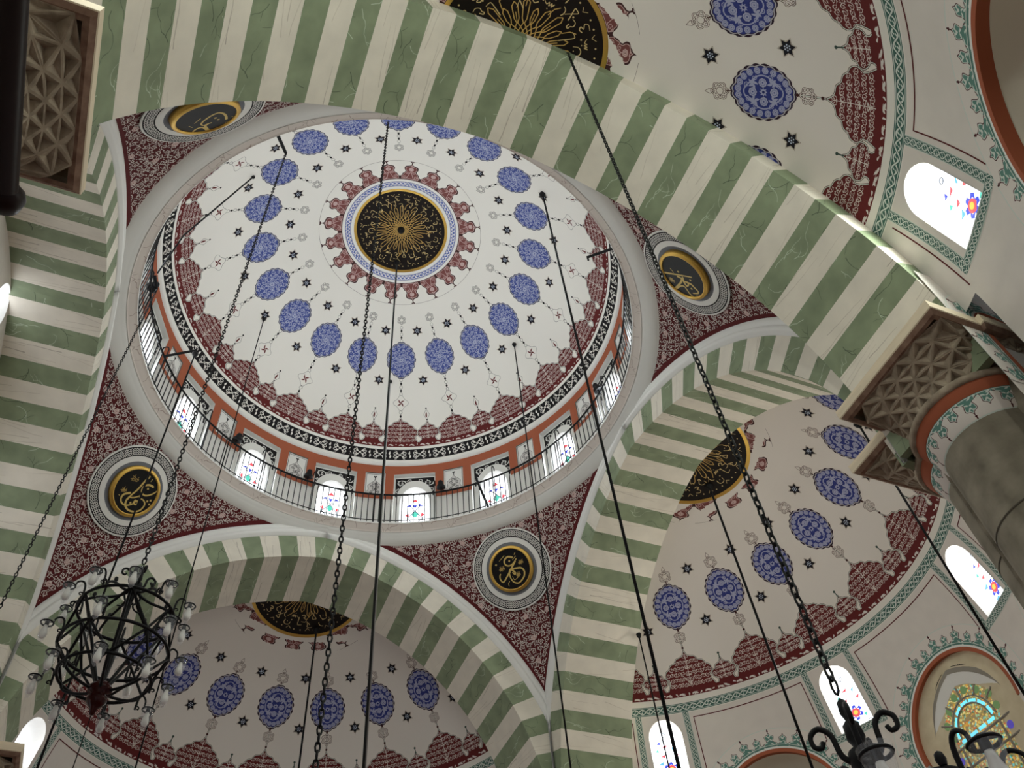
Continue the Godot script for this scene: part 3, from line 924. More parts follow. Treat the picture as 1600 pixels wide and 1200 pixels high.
func make_arch(k: int, label: String, phase: float) -> Node3D:
	var o := thing("arch", label, "arch", Vector3.ZERO, "", "structure")
	var depth := T if k != 3 else 1.62
	var step := deg_to_rad(3.77)
	var rr := 6.7 if k == 2 else R1 + 0.02
	for side in [-1.0, 1.0]:
		var a0 := asin(E / (R2 + E))
		var n := 0
		var t0 := a0
		var t1 := a0 + deg_to_rad(phase) + (step if phase < 0.01 else 0.0)
		if phase > 0.0 and side > 0: n = 0
		while t0 < PI / 2 - 0.01:
			t1 = minf(t1, PI / 2)
			var inner := [t0, t1]
			var poly := PackedVector2Array()
			for r in [R2, R1]:
				var ts: Array = inner if r == R2 else [t1, t0]
				for t in ts:
					var q := Vector2((r + E) * sin(t) - E, YS + (r + E) * cos(t))
					if r == R1 and q.x > A:
						var rr2: float = (A + E) / sin(t)
						q = Vector2(A, YS + rr2 * cos(t))
					if r == R1 and n == 0 and t == t0 and t0 <= a0 + 1e-6:
						q = Vector2(0, YS + sqrt((R1 + E) * (R1 + E) - E * E))
					if r == R2 and t == t0 and n == 0: q.x = 0.0
					poly.append(Vector2(q.x * side, q.y))
			var mb := MB.new(false)
			var ox := Vector2(rng.randf(), rng.randf())
			var s := 0.42
			var c := []
			for q in poly: c.append([side_map(k, q.x, q.y, 0.0), side_map(k, q.x, q.y, depth)])
			var wd := poly[0].distance_to(poly[1]) * s
			var hd := poly[1].distance_to(poly[2]) * s
			var dd := depth * s
			mb.quad(c[0][0], c[1][0], c[1][1], c[0][1], ox, ox + Vector2(0, wd), ox + Vector2(dd, wd), ox + Vector2(dd, 0))
			mb.quad(c[0][0], c[1][0], c[2][0], c[3][0], ox, ox + Vector2(0, wd), ox + Vector2(-hd, wd), ox + Vector2(-hd, 0))
			mb.quad(c[0][1], c[1][1], c[2][1], c[3][1], ox + Vector2(dd, 0), ox + Vector2(dd, wd), ox + Vector2(dd + hd, wd), ox + Vector2(dd + hd, 0))
			mb.quad(c[3][0], c[2][0], c[2][1], c[3][1])
			mb.quad(c[0][0], c[0][1], c[3][1], c[3][0]); mb.quad(c[1][0], c[1][1], c[2][1], c[2][0])
			var green := n % 2 == 0
			if phase < 0.01: green = (n % 2 == 0) == (side > 0)
			part("voussoir", mb.done(), M.green if green else M.white, o)
			n += 1
			t0 = t1
			t1 = t0 + step
	# white moulding round the face
	var prof := [Vector2(R1 - 0.01, 0.0), Vector2(R1, 0.03), Vector2(R1 + 0.04, 0.035), Vector2(R1 + 0.05, 0.06), Vector2(R1 + 0.12, 0.07), Vector2(R1 + 0.165, 0.045), Vector2(R1 + 0.18, 0.02), Vector2(R1 + 0.2, 0.05), Vector2(R3 - 0.02, 0.05), Vector2(R3, 0.0)]
	var mb := MB.new()
	for side in [-1.0, 1.0]:
		var rows := []
		var uvs := []
		for i in 49:
			var row := []
			var u := []
			for q in prof:
				var p := apt(q.x, i / 48.0, side)
				if absf(p.x) > A - q.y * 0.5: p.x = side * (A - q.y * 0.5)
				row.append(side_map(k, p.x, p.y, -q.y))
				u.append(Vector2(q.x, i * 0.2))
			rows.append(row); uvs.append(u)
		mb.grid(rows, uvs)
	part("moulding", mb.done(), M.trim, o)
	# masonry above the outer end, between the stripes and the half dome
	if k != 3:
		var mb2 := MB.new()
		for side in [-1.0, 1.0]:
			var rows := []
			var uvs := []
			for r in [R1 - 0.02, 7.4]:
				var row := []
				var u := []
				for i in 33:
					var p := apt(r, i / 32.0, side)
					row.append(side_map(k, p.x, p.y, depth - 0.03)); u.append(p)
				rows.append(row); uvs.append(u)
			mb2.grid(rows, uvs)
		part("spandrel", mb2.done(), M.plaster, o)
	return o

# ---------------------------------------------------------------- pendentives
func half_width(r: float, y: float) -> float:
	return sqrt(maxf((r + E) * (r + E) - (y - YS) * (y - YS), 0.0)) - E

func prho(y: float) -> float:
	var x := maxf(half_width(R3, y), 0.0)
	return sqrt(A * A + x * x)

func make_pendentive(k: int, label: String, dlabel: String) -> void:
	var o := thing("pendentive", label, "pendentive", Vector3.ZERO, "", "structure")
	var az0: float = deg_to_rad([45.0, -45.0, -135.0, 135.0][k])
	var y0 := YS + sqrt((R3 + E) * (R3 + E) - (A + E) * (A + E))
	var y1 := 16.42
	var rows := []
	var uvs := []
	var ed := [[], [], [], []]
	var l := 0.0
	for i in 41:
		var y := lerpf(y0 + 0.005, y1, pow(i / 40.0, 1.0))
		var rho := prho(y)
		if i > 0: l += Vector2(rho - prho(y - (y1 - y0) / 40.0), (y1 - y0) / 40.0).length()
		var xa := clampf(half_width(R3, y), 0.0, A)
		var h := PI / 4 - atan2(xa, A)
		h = absf(h)
		var row := []
		var u := []
		for j in 33:
			var a := lerpf(-h, h, j / 32.0)
			row.append(Vector3(sin(az0 + a) * rho, y, -cos(az0 + a) * rho))
			u.append(Vector2(a * rho, -l) * 0.62 + Vector2(0.5 + k * 0.37, k * 0.21))
		rows.append(row); uvs.append(u)
		var xb := clampf(half_width(R3 + 0.1, y), 0.0, A + 0.4)
		var hb := maxf(0.0, PI / 4 - atan2(xb, A)) if y < YS + 7.2 else h
		for sd in 2:
			var s := -1.0 if sd == 0 else 1.0
			ed[sd * 2].append(Vector3(sin(az0 + s * h) * (rho - 0.006), y, -cos(az0 + s * h) * (rho - 0.006)))
			ed[sd * 2 + 1].append(Vector3(sin(az0 + s * minf(hb, h)) * (rho - 0.006), y, -cos(az0 + s * minf(hb, h)) * (rho - 0.006)))
	var mb := MB.new()
	mb.grid(rows, uvs)
	part("painted_field", mb.done(), M.arabesque, o)
	for sd in 2: part("red_border", strip(ed[sd * 2], ed[sd * 2 + 1]), M.maroon, o)
	# the name in its rings
	var yc := 15.42
	var out := Vector3(sin(az0), 0, -cos(az0))
	var right := Vector3(cos(az0), 0, sin(az0))
	var dr := (prho(yc + 0.01) - prho(yc - 0.01)) / 0.02
	var up := (out * dr + Vector3.UP).normalized()
	var n := -right.cross(up)
	if n.dot(out) > 0: n = -n
	var b := Basis(right, n, -up)    # the disc's own axes: x right, y towards the viewer, z down
	var c := out * prho(yc) + Vector3.UP * yc
	var ring := func(r0: float, r1: float, h0: float, h1: float, rep: float) -> ArrayMesh:
		var m := MB.new()
		var rr := []
		var uu := []
		for i in 2:
			var row := []
			var u := []
			for q in 73:
				var t := TAU * q / 72.0
				var r := r0 if i == 0 else r1
				row.append(c + b * Vector3(sin(t) * r, h0 if i == 0 else h1, -cos(t) * r))
				u.append(Vector2(q / 72.0 * rep, i))
			rr.append(row); uu.append(u)
		m.grid(rr, uu)
		return m.done()
	part("white_ring", ring.call(1.015, 0.72, 0.085, 0.085, 1.0), M.trim, o)
	part("braid_ring", ring.call(1.0, 0.755, 0.092, 0.092, 24.0), M.black_braid, o)
	part("white_ring", ring.call(0.755, 0.655, 0.096, 0.094, 1.0), M.trim, o)
	part("grey_ring", ring.call(0.658, 0.4, 0.094, 0.055, 1.0), M.grey, o)
	var t := thing("calligraphy_disc", dlabel, "calligraphy disc", c + n * 0.09)
	var m2 := MB.new()
	m2.lathe([Vector2(0.0, 0.075), Vector2(0.5, 0.075)], Vector3.ZERO, 48, b)
	var disc := MB.new()
	var rr := []
	var uu := []
	for i in 4:
		var row := []
		var u := []
		for q in 49:
			var a := TAU * q / 48.0
			var r := 0.5 * i / 3.0
			row.append(b * Vector3(sin(a) * r, 0.075, -cos(a) * r))
			u.append(Vector2(0.5 + sin(a) * i / 6.0, 0.5 - cos(a) * i / 6.0))
		rr.append(row); uu.append(u)
	disc.grid(rr, uu)
	part("black_panel", disc.done(), M["name%d" % k], t)
	var fr := MB.new()
	fr.lathe([Vector2(0.49, 0.07), Vector2(0.495, 0.1), Vector2(0.515, 0.105), Vector2(0.53, 0.09), Vector2(0.55, 0.092), Vector2(0.568, 0.075), Vector2(0.57, -0.03), Vector2(0.4, -0.03)], Vector3.ZERO, 64, b)
	part("gilt_frame", fr.done(), M.gilt, t)

# ---------------------------------------------------------------- the main dome, its drum and gallery
func make_dome() -> void:
	var c := Vector3(0, DY, 0)
	var o := thing("dome", "great round central dome, white inside and painted with a ring of twenty blue medallions", "dome", Vector3.ZERO, "", "structure")
	var mb := MB.new()
	var rows := []
	var uvs := []
	var rings := 44
	for i in rings + 1:
		var p := deg_to_rad(lerpf(0.5, 66.4, i / float(rings)))
		var row := []
		var u := []
		for k in 121:
			row.append(c + dirv(TAU * k / 120.0, p) * DR)
			u.append(Vector2(k / 6.0 + 0.5, (rad_to_deg(p) - 23.0) / 43.4))
		rows.append(row); uvs.append(u)
	var cut := 0
	while lerpf(0.5, 66.4, cut / float(rings)) < 23.5: cut += 1
	var top := MB.new()
	top.grid(rows.slice(0, cut + 1), uvs.slice(0, cut + 1))
	mb.grid(rows.slice(cut), uvs.slice(cut))
	part("crown", top.done(), M.dome_plain, o)
	part("painted_shell", mb.done(), M.dome_sector, o)
	var ph := 0.0
	var med := lobed(0.84, 1.02, 18, 0.06)
	for k in 20:
		part("painted_medallion", lump(med, c, DR - 0.004, TAU * k / 20 + ph, deg_to_rad(36.95), 0.84, 1.09), M.med_main, o)
		for q in [28.95, 42.8]:
			var r := 0.165
			part("painted_star", lump(star_pts(r, 0.57), c, DR - 0.004, TAU * (k + 0.5) / 20 + ph, deg_to_rad(q), r * 2.2, r * 2.2, 2), M.star, o)
	part("lobed_fringe", cap(c, DR - 0.003, 0, 0, deg_to_rad(15.3), deg_to_rad(21.4), 4, 240, false, 20.0), M.cartouche_d, o)
	part("white_ring", cap(c, DR - 0.004, 0, 0, deg_to_rad(12.2), deg_to_rad(15.35), 2, 96, false, 1.0), M.trim, o)
	part("blue_ring", cap(c, DR - 0.007, 0, 0, deg_to_rad(13.0), deg_to_rad(14.75), 2, 120, false, 14.0), M.blue_braid, o)
	var rd := part("calligraphy_roundel", cap(c, DR - 0.012, 0, 0, 0.0, deg_to_rad(11.75), 6, 72, true, 1.0), M.roundel, o)
	part("gilt_ring", cap(c, DR - 0.015, 0, 0, deg_to_rad(11.6), deg_to_rad(12.3), 2, 96, false, 1.0), M.gilt, rd)
	var hook := MB.new()
	hook.lathe([Vector2(0.0, -0.16), Vector2(0.05, -0.14), Vector2(0.09, -0.08), Vector2(0.1, 0.0)], c + Vector3(0, DR, 0), 16)
	part("boss", hook.done(), M.iron, rd)

	# drum
	var w := thing("wall_drum", "low round wall under the dome, terracotta above and white below, pierced by windows", "wall", Vector3.ZERO, "", "structure")
	var wr := 5.42
	var cy := func(q: Vector2) -> Vector3: return Vector3(sin(q.x / wr) * wr, q.y, -cos(q.x / wr) * wr)
	var uvz := func(q: Vector2) -> Vector2: return q
	var holes := []
	var panels := []
	var pitch := TAU * wr / 16.0
	for k in range(-8, 9):
		var x := k * pitch
		holes.append(PackedVector2Array([Vector2(x - 0.56, 16.4), Vector2(x + 0.56, 16.4), Vector2(x + 0.56, 18.5), Vector2(x - 0.56, 18.5)]))
		var xp := (k + 0.5) * pitch
		panels.append(PackedVector2Array([Vector2(xp - 0.27, 17.7), Vector2(xp + 0.27, 17.7), Vector2(xp + 0.27, 18.56), Vector2(xp - 0.27, 18.56)]))
	var all := holes.duplicate()
	all.append_array(panels)
	var m1 := MB.new()
	patch(m1, cy, -PI * wr, PI * wr, 128, 17.58, 18.86, 4, all, uvz)
	part("terracotta_band", m1.done(), M.terracotta, w)
	var m2 := MB.new()
	patch(m2, cy, -PI * wr, PI * wr, 128, 16.5, 17.58, 2, holes, uvz)
	part("white_dado", m2.done(), M.plaster, w)
	var m3 := MB.new()
	m3.lathe([Vector2(5.40, 18.94), Vector2(5.36, 18.93), Vector2(5.36, 18.87), Vector2(5.43, 18.85)], Vector3.ZERO, 96)
	part("white_fillet", m3.done(), M.trim, w)
	for k in range(-8, 8):
		var xp := (k + 0.5) * pitch
		var pm := MB.new()
		patch(pm, func(q: Vector2) -> Vector3: return cy.call(q) * Vector3(1.006, 1, 1.006), xp - 0.27, xp + 0.27, 3, 17.7, 18.56, 1, [], func(q: Vector2) -> Vector2: return Vector2((q.x - xp) / 0.54 + 0.5, (18.56 - q.y) / 0.86))
		part("painted_panel", pm.done(), M.panel0, w)

	# cornice under the gallery
	var co := thing("cornice", "projecting round cornice of white mouldings and veined stone below the iron railing", "cornice", Vector3.ZERO, "", "structure")
	var c1 := MB.new()
	c1.lathe([Vector2(5.78, 16.24), Vector2(5.5, 16.285), Vector2(5.485, 16.33), Vector2(5.43, 16.335), Vector2(5.42, 16.38), Vector2(5.39, 16.39)], Vector3.ZERO, 120)
	part("white_moulding", c1.done(), M.trim, co)
	var c2 := MB.new()
	c2.lathe([Vector2(5.39, 16.385), Vector2(5.37, 16.43), Vector2(5.3, 16.46), Vector2(5.28, 16.51), Vector2(5.23, 16.53)], Vector3.ZERO, 120, Basis.IDENTITY, 20.0)
	part("veined_band", c2.done(), M.cornice, co)
	var c3 := MB.new()
	c3.lathe([Vector2(5.23, 16.53), Vector2(5.22, 16.56), Vector2(5.5, 16.56)], Vector3.ZERO, 120)
	part("gallery_floor", c3.done(), M.trim, co)

	# sixteen windows
	var names := ["over the crown of the far arch", "first to the right of the far arch's crown", "second to the right of the far arch's crown", "third to the right of the far arch's crown", "over the crown of the right arch", "first past the right arch's crown", "second past the right arch's crown", "third past the right arch's crown", "over the crown of the near arch", "third past the left arch's crown", "second past the left arch's crown", "first past the left arch's crown", "over the crown of the left arch", "third to the left of the far arch's crown", "second to the left of the far arch's crown", "first to the left of the far arch's crown"]
	for k in 16:
		var a := TAU * k / 16.0
		var wn := thing("window_%d" % (k + 1), "arched stained glass drum window behind the railing, " + names[k], "window", Vector3(sin(a) * wr, 16.5, -cos(a) * wr), "drum windows", "structure")
		wn.rotation.y = -a
		# own axes: x to the right, y up, z towards the axis of the dome
		var pl := func(q: Vector2) -> Vector3: return Vector3(q.x, q.y, -0.1)
		var head := arch_hole(0, 0, 0.4, 1.0, 10)
		var op := PackedVector2Array()
		for q in head: op.append(Vector2(q.x, 1.62 - q.y * 1.52) if q.y < 0.99 else Vector2(q.x, 0.0))
		var fm := MB.new(false)
		patch(fm, pl, -0.6, 0.6, 8, -0.1, 2.0, 10, [op], func(q: Vector2) -> Vector2: return Vector2(q.x / 1.12 + 0.5, clampf((2.0 - q.y) / 1.5, 0.0, 0.999)))
		part("spandrel_panel", fm.done(), M.panel1, wn)
		var jm := MB.new(false)
		for s in [-1.0, 1.0]: jm.quad(Vector3(s * 0.56, -0.1, 0.04), Vector3(s * 0.56, 2.0, 0.04), Vector3(s * 0.56, 2.0, -0.1), Vector3(s * 0.56, -0.1, -0.1))
		jm.quad(Vector3(-0.56, 2.0, 0.04), Vector3(0.56, 2.0, 0.04), Vector3(0.56, 2.0, -0.1), Vector3(-0.56, 2.0, -0.1))
		part("window_frame", jm.done(), M.trim, wn)
		part("window_jamb", reveal(pl, op, func(q: Vector2) -> Vector3: return Vector3(q.x * 0.88, q.y * 0.97, -0.3)), M.trim, wn)
		glass_drum(wn, -0.29)
		sky_light(wn, Vector3(0, 0.9, -0.2), Vector3(0, -0.12, 1), 0.25, X.e_drum, X.c_drum)

func glow(name_: String, col: Color, e: float) -> StandardMaterial3D:
	if not M.has(name_):
		var m := std(name_, col * 0.5, 0.3)
		m.emission_enabled = true
		m.emission = col
		m.emission_energy_multiplier = e
		M[name_] = m
	return M[name_]

func sky_light(parent: Node3D, at: Vector3, towards: Vector3, size: float, e: float, col: Color) -> void:
	var l := SpotLight3D.new()
	l.name = "window_daylight"
	l.light_color = col
	l.light_energy = e
	l.light_size = size
	l.spot_range = 60
	l.spot_attenuation = 2
	l.spot_angle = 84
	l.spot_angle_attenuation = 0.6
	l.shadow_enabled = true
	parent.add_child(l, true)
	l.position = at
	var z := -towards.normalized()
	var x := Vector3.UP.cross(z).normalized()
	l.basis = Basis(x, z.cross(x), z)

func shape(key: String, f: Callable) -> Mesh:
	if not X.has(key): X[key] = f.call()
	return X[key]

func pane_mesh(p: Array) -> ArrayMesh:
	var mb := MB.new(false)
	var q := PackedVector2Array(p)
	var t := Geometry2D.triangulate_polygon(q)
	for n in range(0, t.size(), 3):
		mb.tri(Vector3(q[t[n]].x, q[t[n]].y, 0.012), Vector3(q[t[n + 1]].x, q[t[n + 1]].y, 0.012), Vector3(q[t[n + 2]].x, q[t[n + 2]].y, 0.012))
	for i in q.size():
		var a := q[i]
		var b := q[(i + 1) % q.size()]
		mb.quad(Vector3(a.x, a.y, 0.012), Vector3(b.x, b.y, 0.012), Vector3(b.x, b.y, 0), Vector3(a.x, a.y, 0))
	return mb.done()

func glass_drum(w: Node3D, z: float) -> void:
	var at := Transform3D(Basis.IDENTITY, Vector3(0, 0, z))
	part("window_pane", shape("drum_pane", func() -> Mesh:
		var p := []
		for q in arch_hole(0, 0, 0.36, 1.0, 8): p.append(Vector2(q.x, 1.6 - q.y * 1.5) if q.y < 0.99 else Vector2(q.x, 0.0))
		return pane_mesh(p)), glow("pane_white", rgb(246, 250, 255), X.e_pane), w, at)
	for d in [["red", [[0, 1.34], [0.08, 1.22], [-0.08, 1.22]]], ["blue", [[-0.24, 1.06], [-0.1, 1.06], [-0.12, 1.14], [-0.18, 1.1]]], ["blue", [[0.24, 1.06], [0.1, 1.06], [0.12, 1.14], [0.18, 1.1]]], ["red", [[-0.27, 0.74], [-0.15, 0.68], [-0.17, 0.82]]], ["red", [[0.27, 0.74], [0.15, 0.68], [0.17, 0.82]]], ["mint", [[0, 0.64], [0.09, 0.75], [0, 0.87], [-0.09, 0.75]]], ["blue", [[-0.27, 0.2], [-0.07, 0.32], [-0.22, 0.36]]], ["blue", [[0.27, 0.2], [0.07, 0.32], [0.22, 0.36]]], ["mint", [[0, 0.16], [0.07, 0.25], [0, 0.34], [-0.07, 0.25]]], ["blue", [[0, 0.98], [0.06, 1.1], [-0.06, 1.1]]]]:
		part("pane", shape("dp" + str(d[1]), func() -> Mesh:
			var p := []
			for q in d[1]: p.append(Vector2(q[0], q[1]))
			return pane_mesh(p)), glow("glass_" + d[0], X.glass[d[0]], X.e_col), w, at.translated(Vector3(0, 0, 0.01)))
	part("leading", shape("drum_lead", func() -> Mesh:
		var mb := MB.new(false)
		for l in [[-0.2, 0.16, 0.2, 0.62], [0.2, 0.16, -0.2, 0.62], [-0.2, 0.62, 0.16, 1.1], [0.2, 0.62, -0.16, 1.1], [-0.2, 0.16, -0.2, 0.7], [0.2, 0.16, 0.2, 0.7], [0, 0.02, 0, 0.16], [-0.1, 0.04, 0.12, 0.16], [0.1, 0.04, -0.12, 0.16]]:
			mb.tube([Vector3(l[0], l[1], 0.024), Vector3(l[2], l[3], 0.024)], 0.011, 0.011, 4)
		return mb.done()), M.lead, w, at)

func make_railing() -> void:
	var r := 5.235
	var o := thing("railing", "thin black iron railing circling the dome's gallery on top of the cornice", "railing")
	var y0 := 16.56
	for spec in [["top_rail", 17.55, 0.026], ["bottom_rail", 16.64, 0.012]]:
		var p := []
		for k in 120: p.append(Vector3(sin(TAU * k / 120.0) * r, spec[1], -cos(TAU * k / 120.0) * r))
		var mb := MB.new()
		mb.tube(p, spec[2], spec[2], 6, true)
		part(spec[0], mb.done(), M.iron, o)
	var bal := MB.new()
	bal.tube([Vector3(0, 0, 0), Vector3(0, 0.99, 0)], 0.013, 0.013, 5)
	var bm := bal.done()
	for k in 224:
		var a := TAU * k / 224.0
		part("baluster", bm, M.iron, o, Transform3D(Basis.IDENTITY, Vector3(sin(a) * r, y0, -cos(a) * r)))
	# taller hooked rods beside the windows
	var hk := MB.new()
	hk.tube([Vector3(0, 0, 0), Vector3(0, 1.42, 0), Vector3(0, 1.5, -0.03), Vector3(0, 1.54, -0.09), Vector3(0, 1.52, -0.15), Vector3(0, 1.44, -0.16)], 0.016, 0.014, 6)
	var hm := hk.done()
	for d in [-40.3, -21.4, -6.0, 11.5, 28.4, 46.0, 68.1, -62.0, 90.0, -84.0]:
		var a := deg_to_rad(d)
		part("hooked_rod", hm, M.iron, o, Transform3D(Basis(Vector3.UP, -a), Vector3(sin(a) * (r + 0.03), y0, -cos(a) * (r + 0.03))))
	# black floodlights on the rail
	var fl := MB.new()
	fl.lathe([Vector2(0.0, 0.1), Vector2(0.05, 0.1), Vector2(0.07, 0.06), Vector2(0.075, 0.0), Vector2(0.11, -0.05), Vector2(0.12, -0.12), Vector2(0.11, -0.125), Vector2(0.0, -0.1)], Vector3.ZERO, 16)
	fl.box(Vector3(0, -0.16, 0), Vector3(0.03, 0.16, 0.03))
	var fm := fl.done()
	for d in [[-82.0, "beside the left arch"], [-30.7, "two windows left of the far arch"], [-8.0, "beside the window over the far arch's crown"], [30.4, "right of the first window past the far arch"], [88.1, "beside the right arch"]]:
		var a := deg_to_rad(d[0])
		var t := thing("floodlight", "black floodlight on the gallery rail " + d[1], "floodlight", Vector3(sin(a) * (r - 0.03), 17.8, -cos(a) * (r - 0.03)), "floodlights on the gallery rail")
		part("housing", fm, M.iron, t, Transform3D(Basis(Vector3.UP, -a) * Basis(Vector3.RIGHT, 0.4), Vector3.ZERO))
	# arms that carry chains
	for d in [[[-3.46, 16.66, 4.08], [-3.16, 16.6, 3.7], "holding the chain of the scrolled chandelier"], [[3.45, 16.62, 3.99], [3.0, 16.6, 3.61], "reaching in from the rim beside the near arch"], [[-4.66, 17.55, -2.35], [-4.03, 17.55, -1.96], "reaching over the left part of the gallery"], [[3.45, 17.8, -3.98], [3.75, 16.6, -3.9], "leaning over the rail right of the far arch"], [[-5.15, 17.55, -0.3], [-5.04, 17.4, -0.53], "at the left edge of the gallery"]]:
		var p0 := Vector3(d[0][0], d[0][1], d[0][2])
		var p1 := Vector3(d[1][0], d[1][1], d[1][2])
		var t := thing("iron_bracket", "short black iron bracket on the gallery " + d[2], "bracket", p0, "brackets on the gallery")
		var mb := MB.new()
		mb.tube([Vector3.ZERO, p1 - p0], 0.035, 0.03, 6)
		mb.tube([p1 - p0 + Vector3(0, 0.03, 0), p1 - p0 + Vector3(0, -0.12, 0)], 0.02, 0.02, 6)
		part("arm", mb.done(), M.iron, t)

# ---------------------------------------------------------------- half domes
func semi_map(c: Vector3, base: float, az: float, s: float, out := 0.0) -> Vector3:   # s: metres down the wall from the crown
	var q := SR * PI / 2
	if s <= q: return c + dirv(base + az, s / SR) * (SR + out)
	return c + Vector3(sin(base + az) * (SR + out), -(s - q), -cos(base + az) * (SR + out))

func make_half_dome(k: int, label: String, where: String) -> void:
	var base: float = deg_to_rad([0.0, 90.0, 180.0][k])
	var off: float = [0.2, 0.07, 0.12][k]
	var c := Vector3(0, SY, 0) + Vector3(sin(base), 0, -cos(base)) * (A + off)
	if k == 1: c.z += 0.07
	var dg := PI / 180.0
	var o := thing("half_dome", label, "half dome", Vector3.ZERO, "", "structure")
	# painted zones
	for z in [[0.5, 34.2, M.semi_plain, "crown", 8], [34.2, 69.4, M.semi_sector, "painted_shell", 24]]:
		var rows := []
		var uvs := []
		for i in z[4] + 1:
			var p: float = lerpf(z[0], z[1], i / float(z[4]))
			var row := []
			var u := []
			for j in 73:
				var a := lerpf(-90, 90, j / 72.0)
				row.append(c + dirv(base + a * dg, p * dg) * SR)
				u.append(Vector2(a / 18.0 + 0.5, (p - 34.0) / 36.0))
			rows.append(row); uvs.append(u)
		var mb := MB.new()
		mb.grid(rows, uvs)
		part(z[3], mb.done(), z[2], o)
	var med := lobed(0.92, 1.07, 20, 0.055)
	for j in range(-4, 5):
		part("painted_medallion", lump(med, c, SR - 0.004, base + j * 18 * dg, 46 * dg, 0.92, 1.14), M.med_semi, o)
	for j in range(-5, 5):
		for q in [38.4, 50.8]:
			part("painted_star", lump(star_pts(0.17, 0.57), c, SR - 0.004, base + (j + 0.5) * 18 * dg, q * dg, 0.37, 0.37, 2), M.star, o)
	var b0 := -PI * 0.62
	part("lobed_fringe", cap(c, SR - 0.003, base, 14 * dg, 13.7 * dg, 18.9 * dg, 4, 96, false, 16.0, b0 + PI / 16, -b0 + PI / 16), M.cartouche_s, o)
	var rd := part("calligraphy_roundel", cap(c, SR - 0.008, base, 14 * dg, 0.0, 13.2 * dg, 8, 72, true, 1.0), M.roundel, o)
	part("gilt_ring", cap(c, SR - 0.012, base, 14 * dg, 13.1 * dg, 13.9 * dg, 2, 96, false, 1.0), M.gilt, rd)
	# wall below the painted band, with windows and exedrae
	var f := func(q: Vector2) -> Vector3: return semi_map(c, base, q.x / SR, q.y)
	var uvz := func(q: Vector2) -> Vector2: return q * 0.5
	var s_at := func(p: float) -> float: return SR * p * dg
	var holes := []
	var wins := [-63.0, -21.5, 21.5, 63.0]
	var exs := [-42.0, 1.0, 42.0]
	for a in wins: holes.append(arch_hole(a * dg * SR, s_at.call(70.3), 0.40, s_at.call(83.4), 10))
	var s0: float = s_at.call(94.2)
	for a in exs:
		var h := PackedVector2Array()
		for i in 25:
			var t := lerpf(-PI / 2, PI / 2, i / 24.0)
			h.append(Vector2(a * dg * SR + sin(t) * 1.3, s0 - cos(t) * 1.3))
		h.append(Vector2(a * dg * SR + 1.3, s0 + 2.4)); h.append(Vector2(a * dg * SR - 1.3, s0 + 2.4))
		holes.append(h)
	if k == 2: holes.append(PackedVector2Array([Vector2(-96, 87.5) * dg * SR, Vector2(-70.6, 87.5) * dg * SR, Vector2(-70.6, 125) * dg * SR, Vector2(-96, 125) * dg * SR]))
	var wm := MB.new()
	patch(wm, f, -90 * dg * SR, 90 * dg * SR, 90, s_at.call(69.4), s0 + 2.6, 26, holes, uvz)
	part("wall_field", wm.done(), M.plaster_s, o)
	var lower := MB.new()
	patch(lower, f, -90 * dg * SR, 90 * dg * SR, 45, s0 + 2.6, SR * PI / 2 + SY, 4, [], uvz)
	part("lower_wall", lower.done(), M.plaster_s, o)
	var ordinal := ["outermost on the left", "second from the left", "third from the left", "outermost on the right"]
	for i in 4:
		var x: float = wins[i] * dg * SR
		# painted frame of teal braid and its dark red line
		var fr := func(p: Vector2) -> Vector3: return semi_map(c, base, p.x / SR, p.y, -0.004)
		var hw := 0.68
		var st: float = s_at.call(69.2)
		var sb: float = s_at.call(85.0)
		var bw := 0.165
		for bar in [[Vector2(x - hw, sb), Vector2(x - hw, st), Vector2(bw, 0)], [Vector2(x + hw, st), Vector2(x + hw, sb), Vector2(-bw, 0)], [Vector2(x + hw, sb), Vector2(x - hw, sb), Vector2(0, -bw)]]:
			var la := []
			var lb := []
			for n in 17:
				var p: Vector2 = bar[0].lerp(bar[1], n / 16.0)
				la.append(fr.call(p)); lb.append(fr.call(p + bar[2]))
			part("braid_border", strip(la, lb, 2.4), M.teal_braid, o)
		for sd in [-1.0, 1.0]:
			var la := []
			var lb := []
			for n in 13:
				var p := Vector2(x + sd * (hw + 0.085), lerpf(st + 0.13, sb + 0.12, n / 12.0))
				la.append(fr.call(p)); lb.append(fr.call(p + Vector2(0.022, 0)))
			part("red_line", strip(la, lb), M.maroon, o)
		var w := thing("window_%d" % (17 + k * 4 + i), "round-headed stained glass window framed in teal braid, %s in the %s half dome" % [ordinal[i], where], "window", f.call(Vector2(x, s_at.call(83.4))), "half dome windows", "structure")
		w.rotation.y = -(base + x / SR)
		var inv := w.transform.affine_inverse()
		var lf := func(q: Vector2) -> Vector3: return inv * f.call(q)
		var top: Vector3 = lf.call(Vector2(x, s_at.call(70.3)))
		var hole: PackedVector2Array = holes[i]
		# the glass stands upright behind the sloping wall
		var zg := -0.16
		var jm := MB.new(false)
		for n in hole.size():
			var a: Vector3 = lf.call(hole[n])
			var b: Vector3 = lf.call(hole[(n + 1) % hole.size()])
			jm.quad(a, b, Vector3(b.x * 0.9, b.y * 0.96, zg + 0.55 * minf(0.0, b.z * 0.0)), Vector3(a.x * 0.9, a.y * 0.96, zg))
		part("window_jamb", jm.done(), M.trim, w)
		glass_semi(w, zg, top.y * 0.97)
		sky_light(w, Vector3(0, 0.75, zg + 0.16), Vector3(0, -0.15, 1), 0.2, X.e_semi[k], X.c_semi[k])
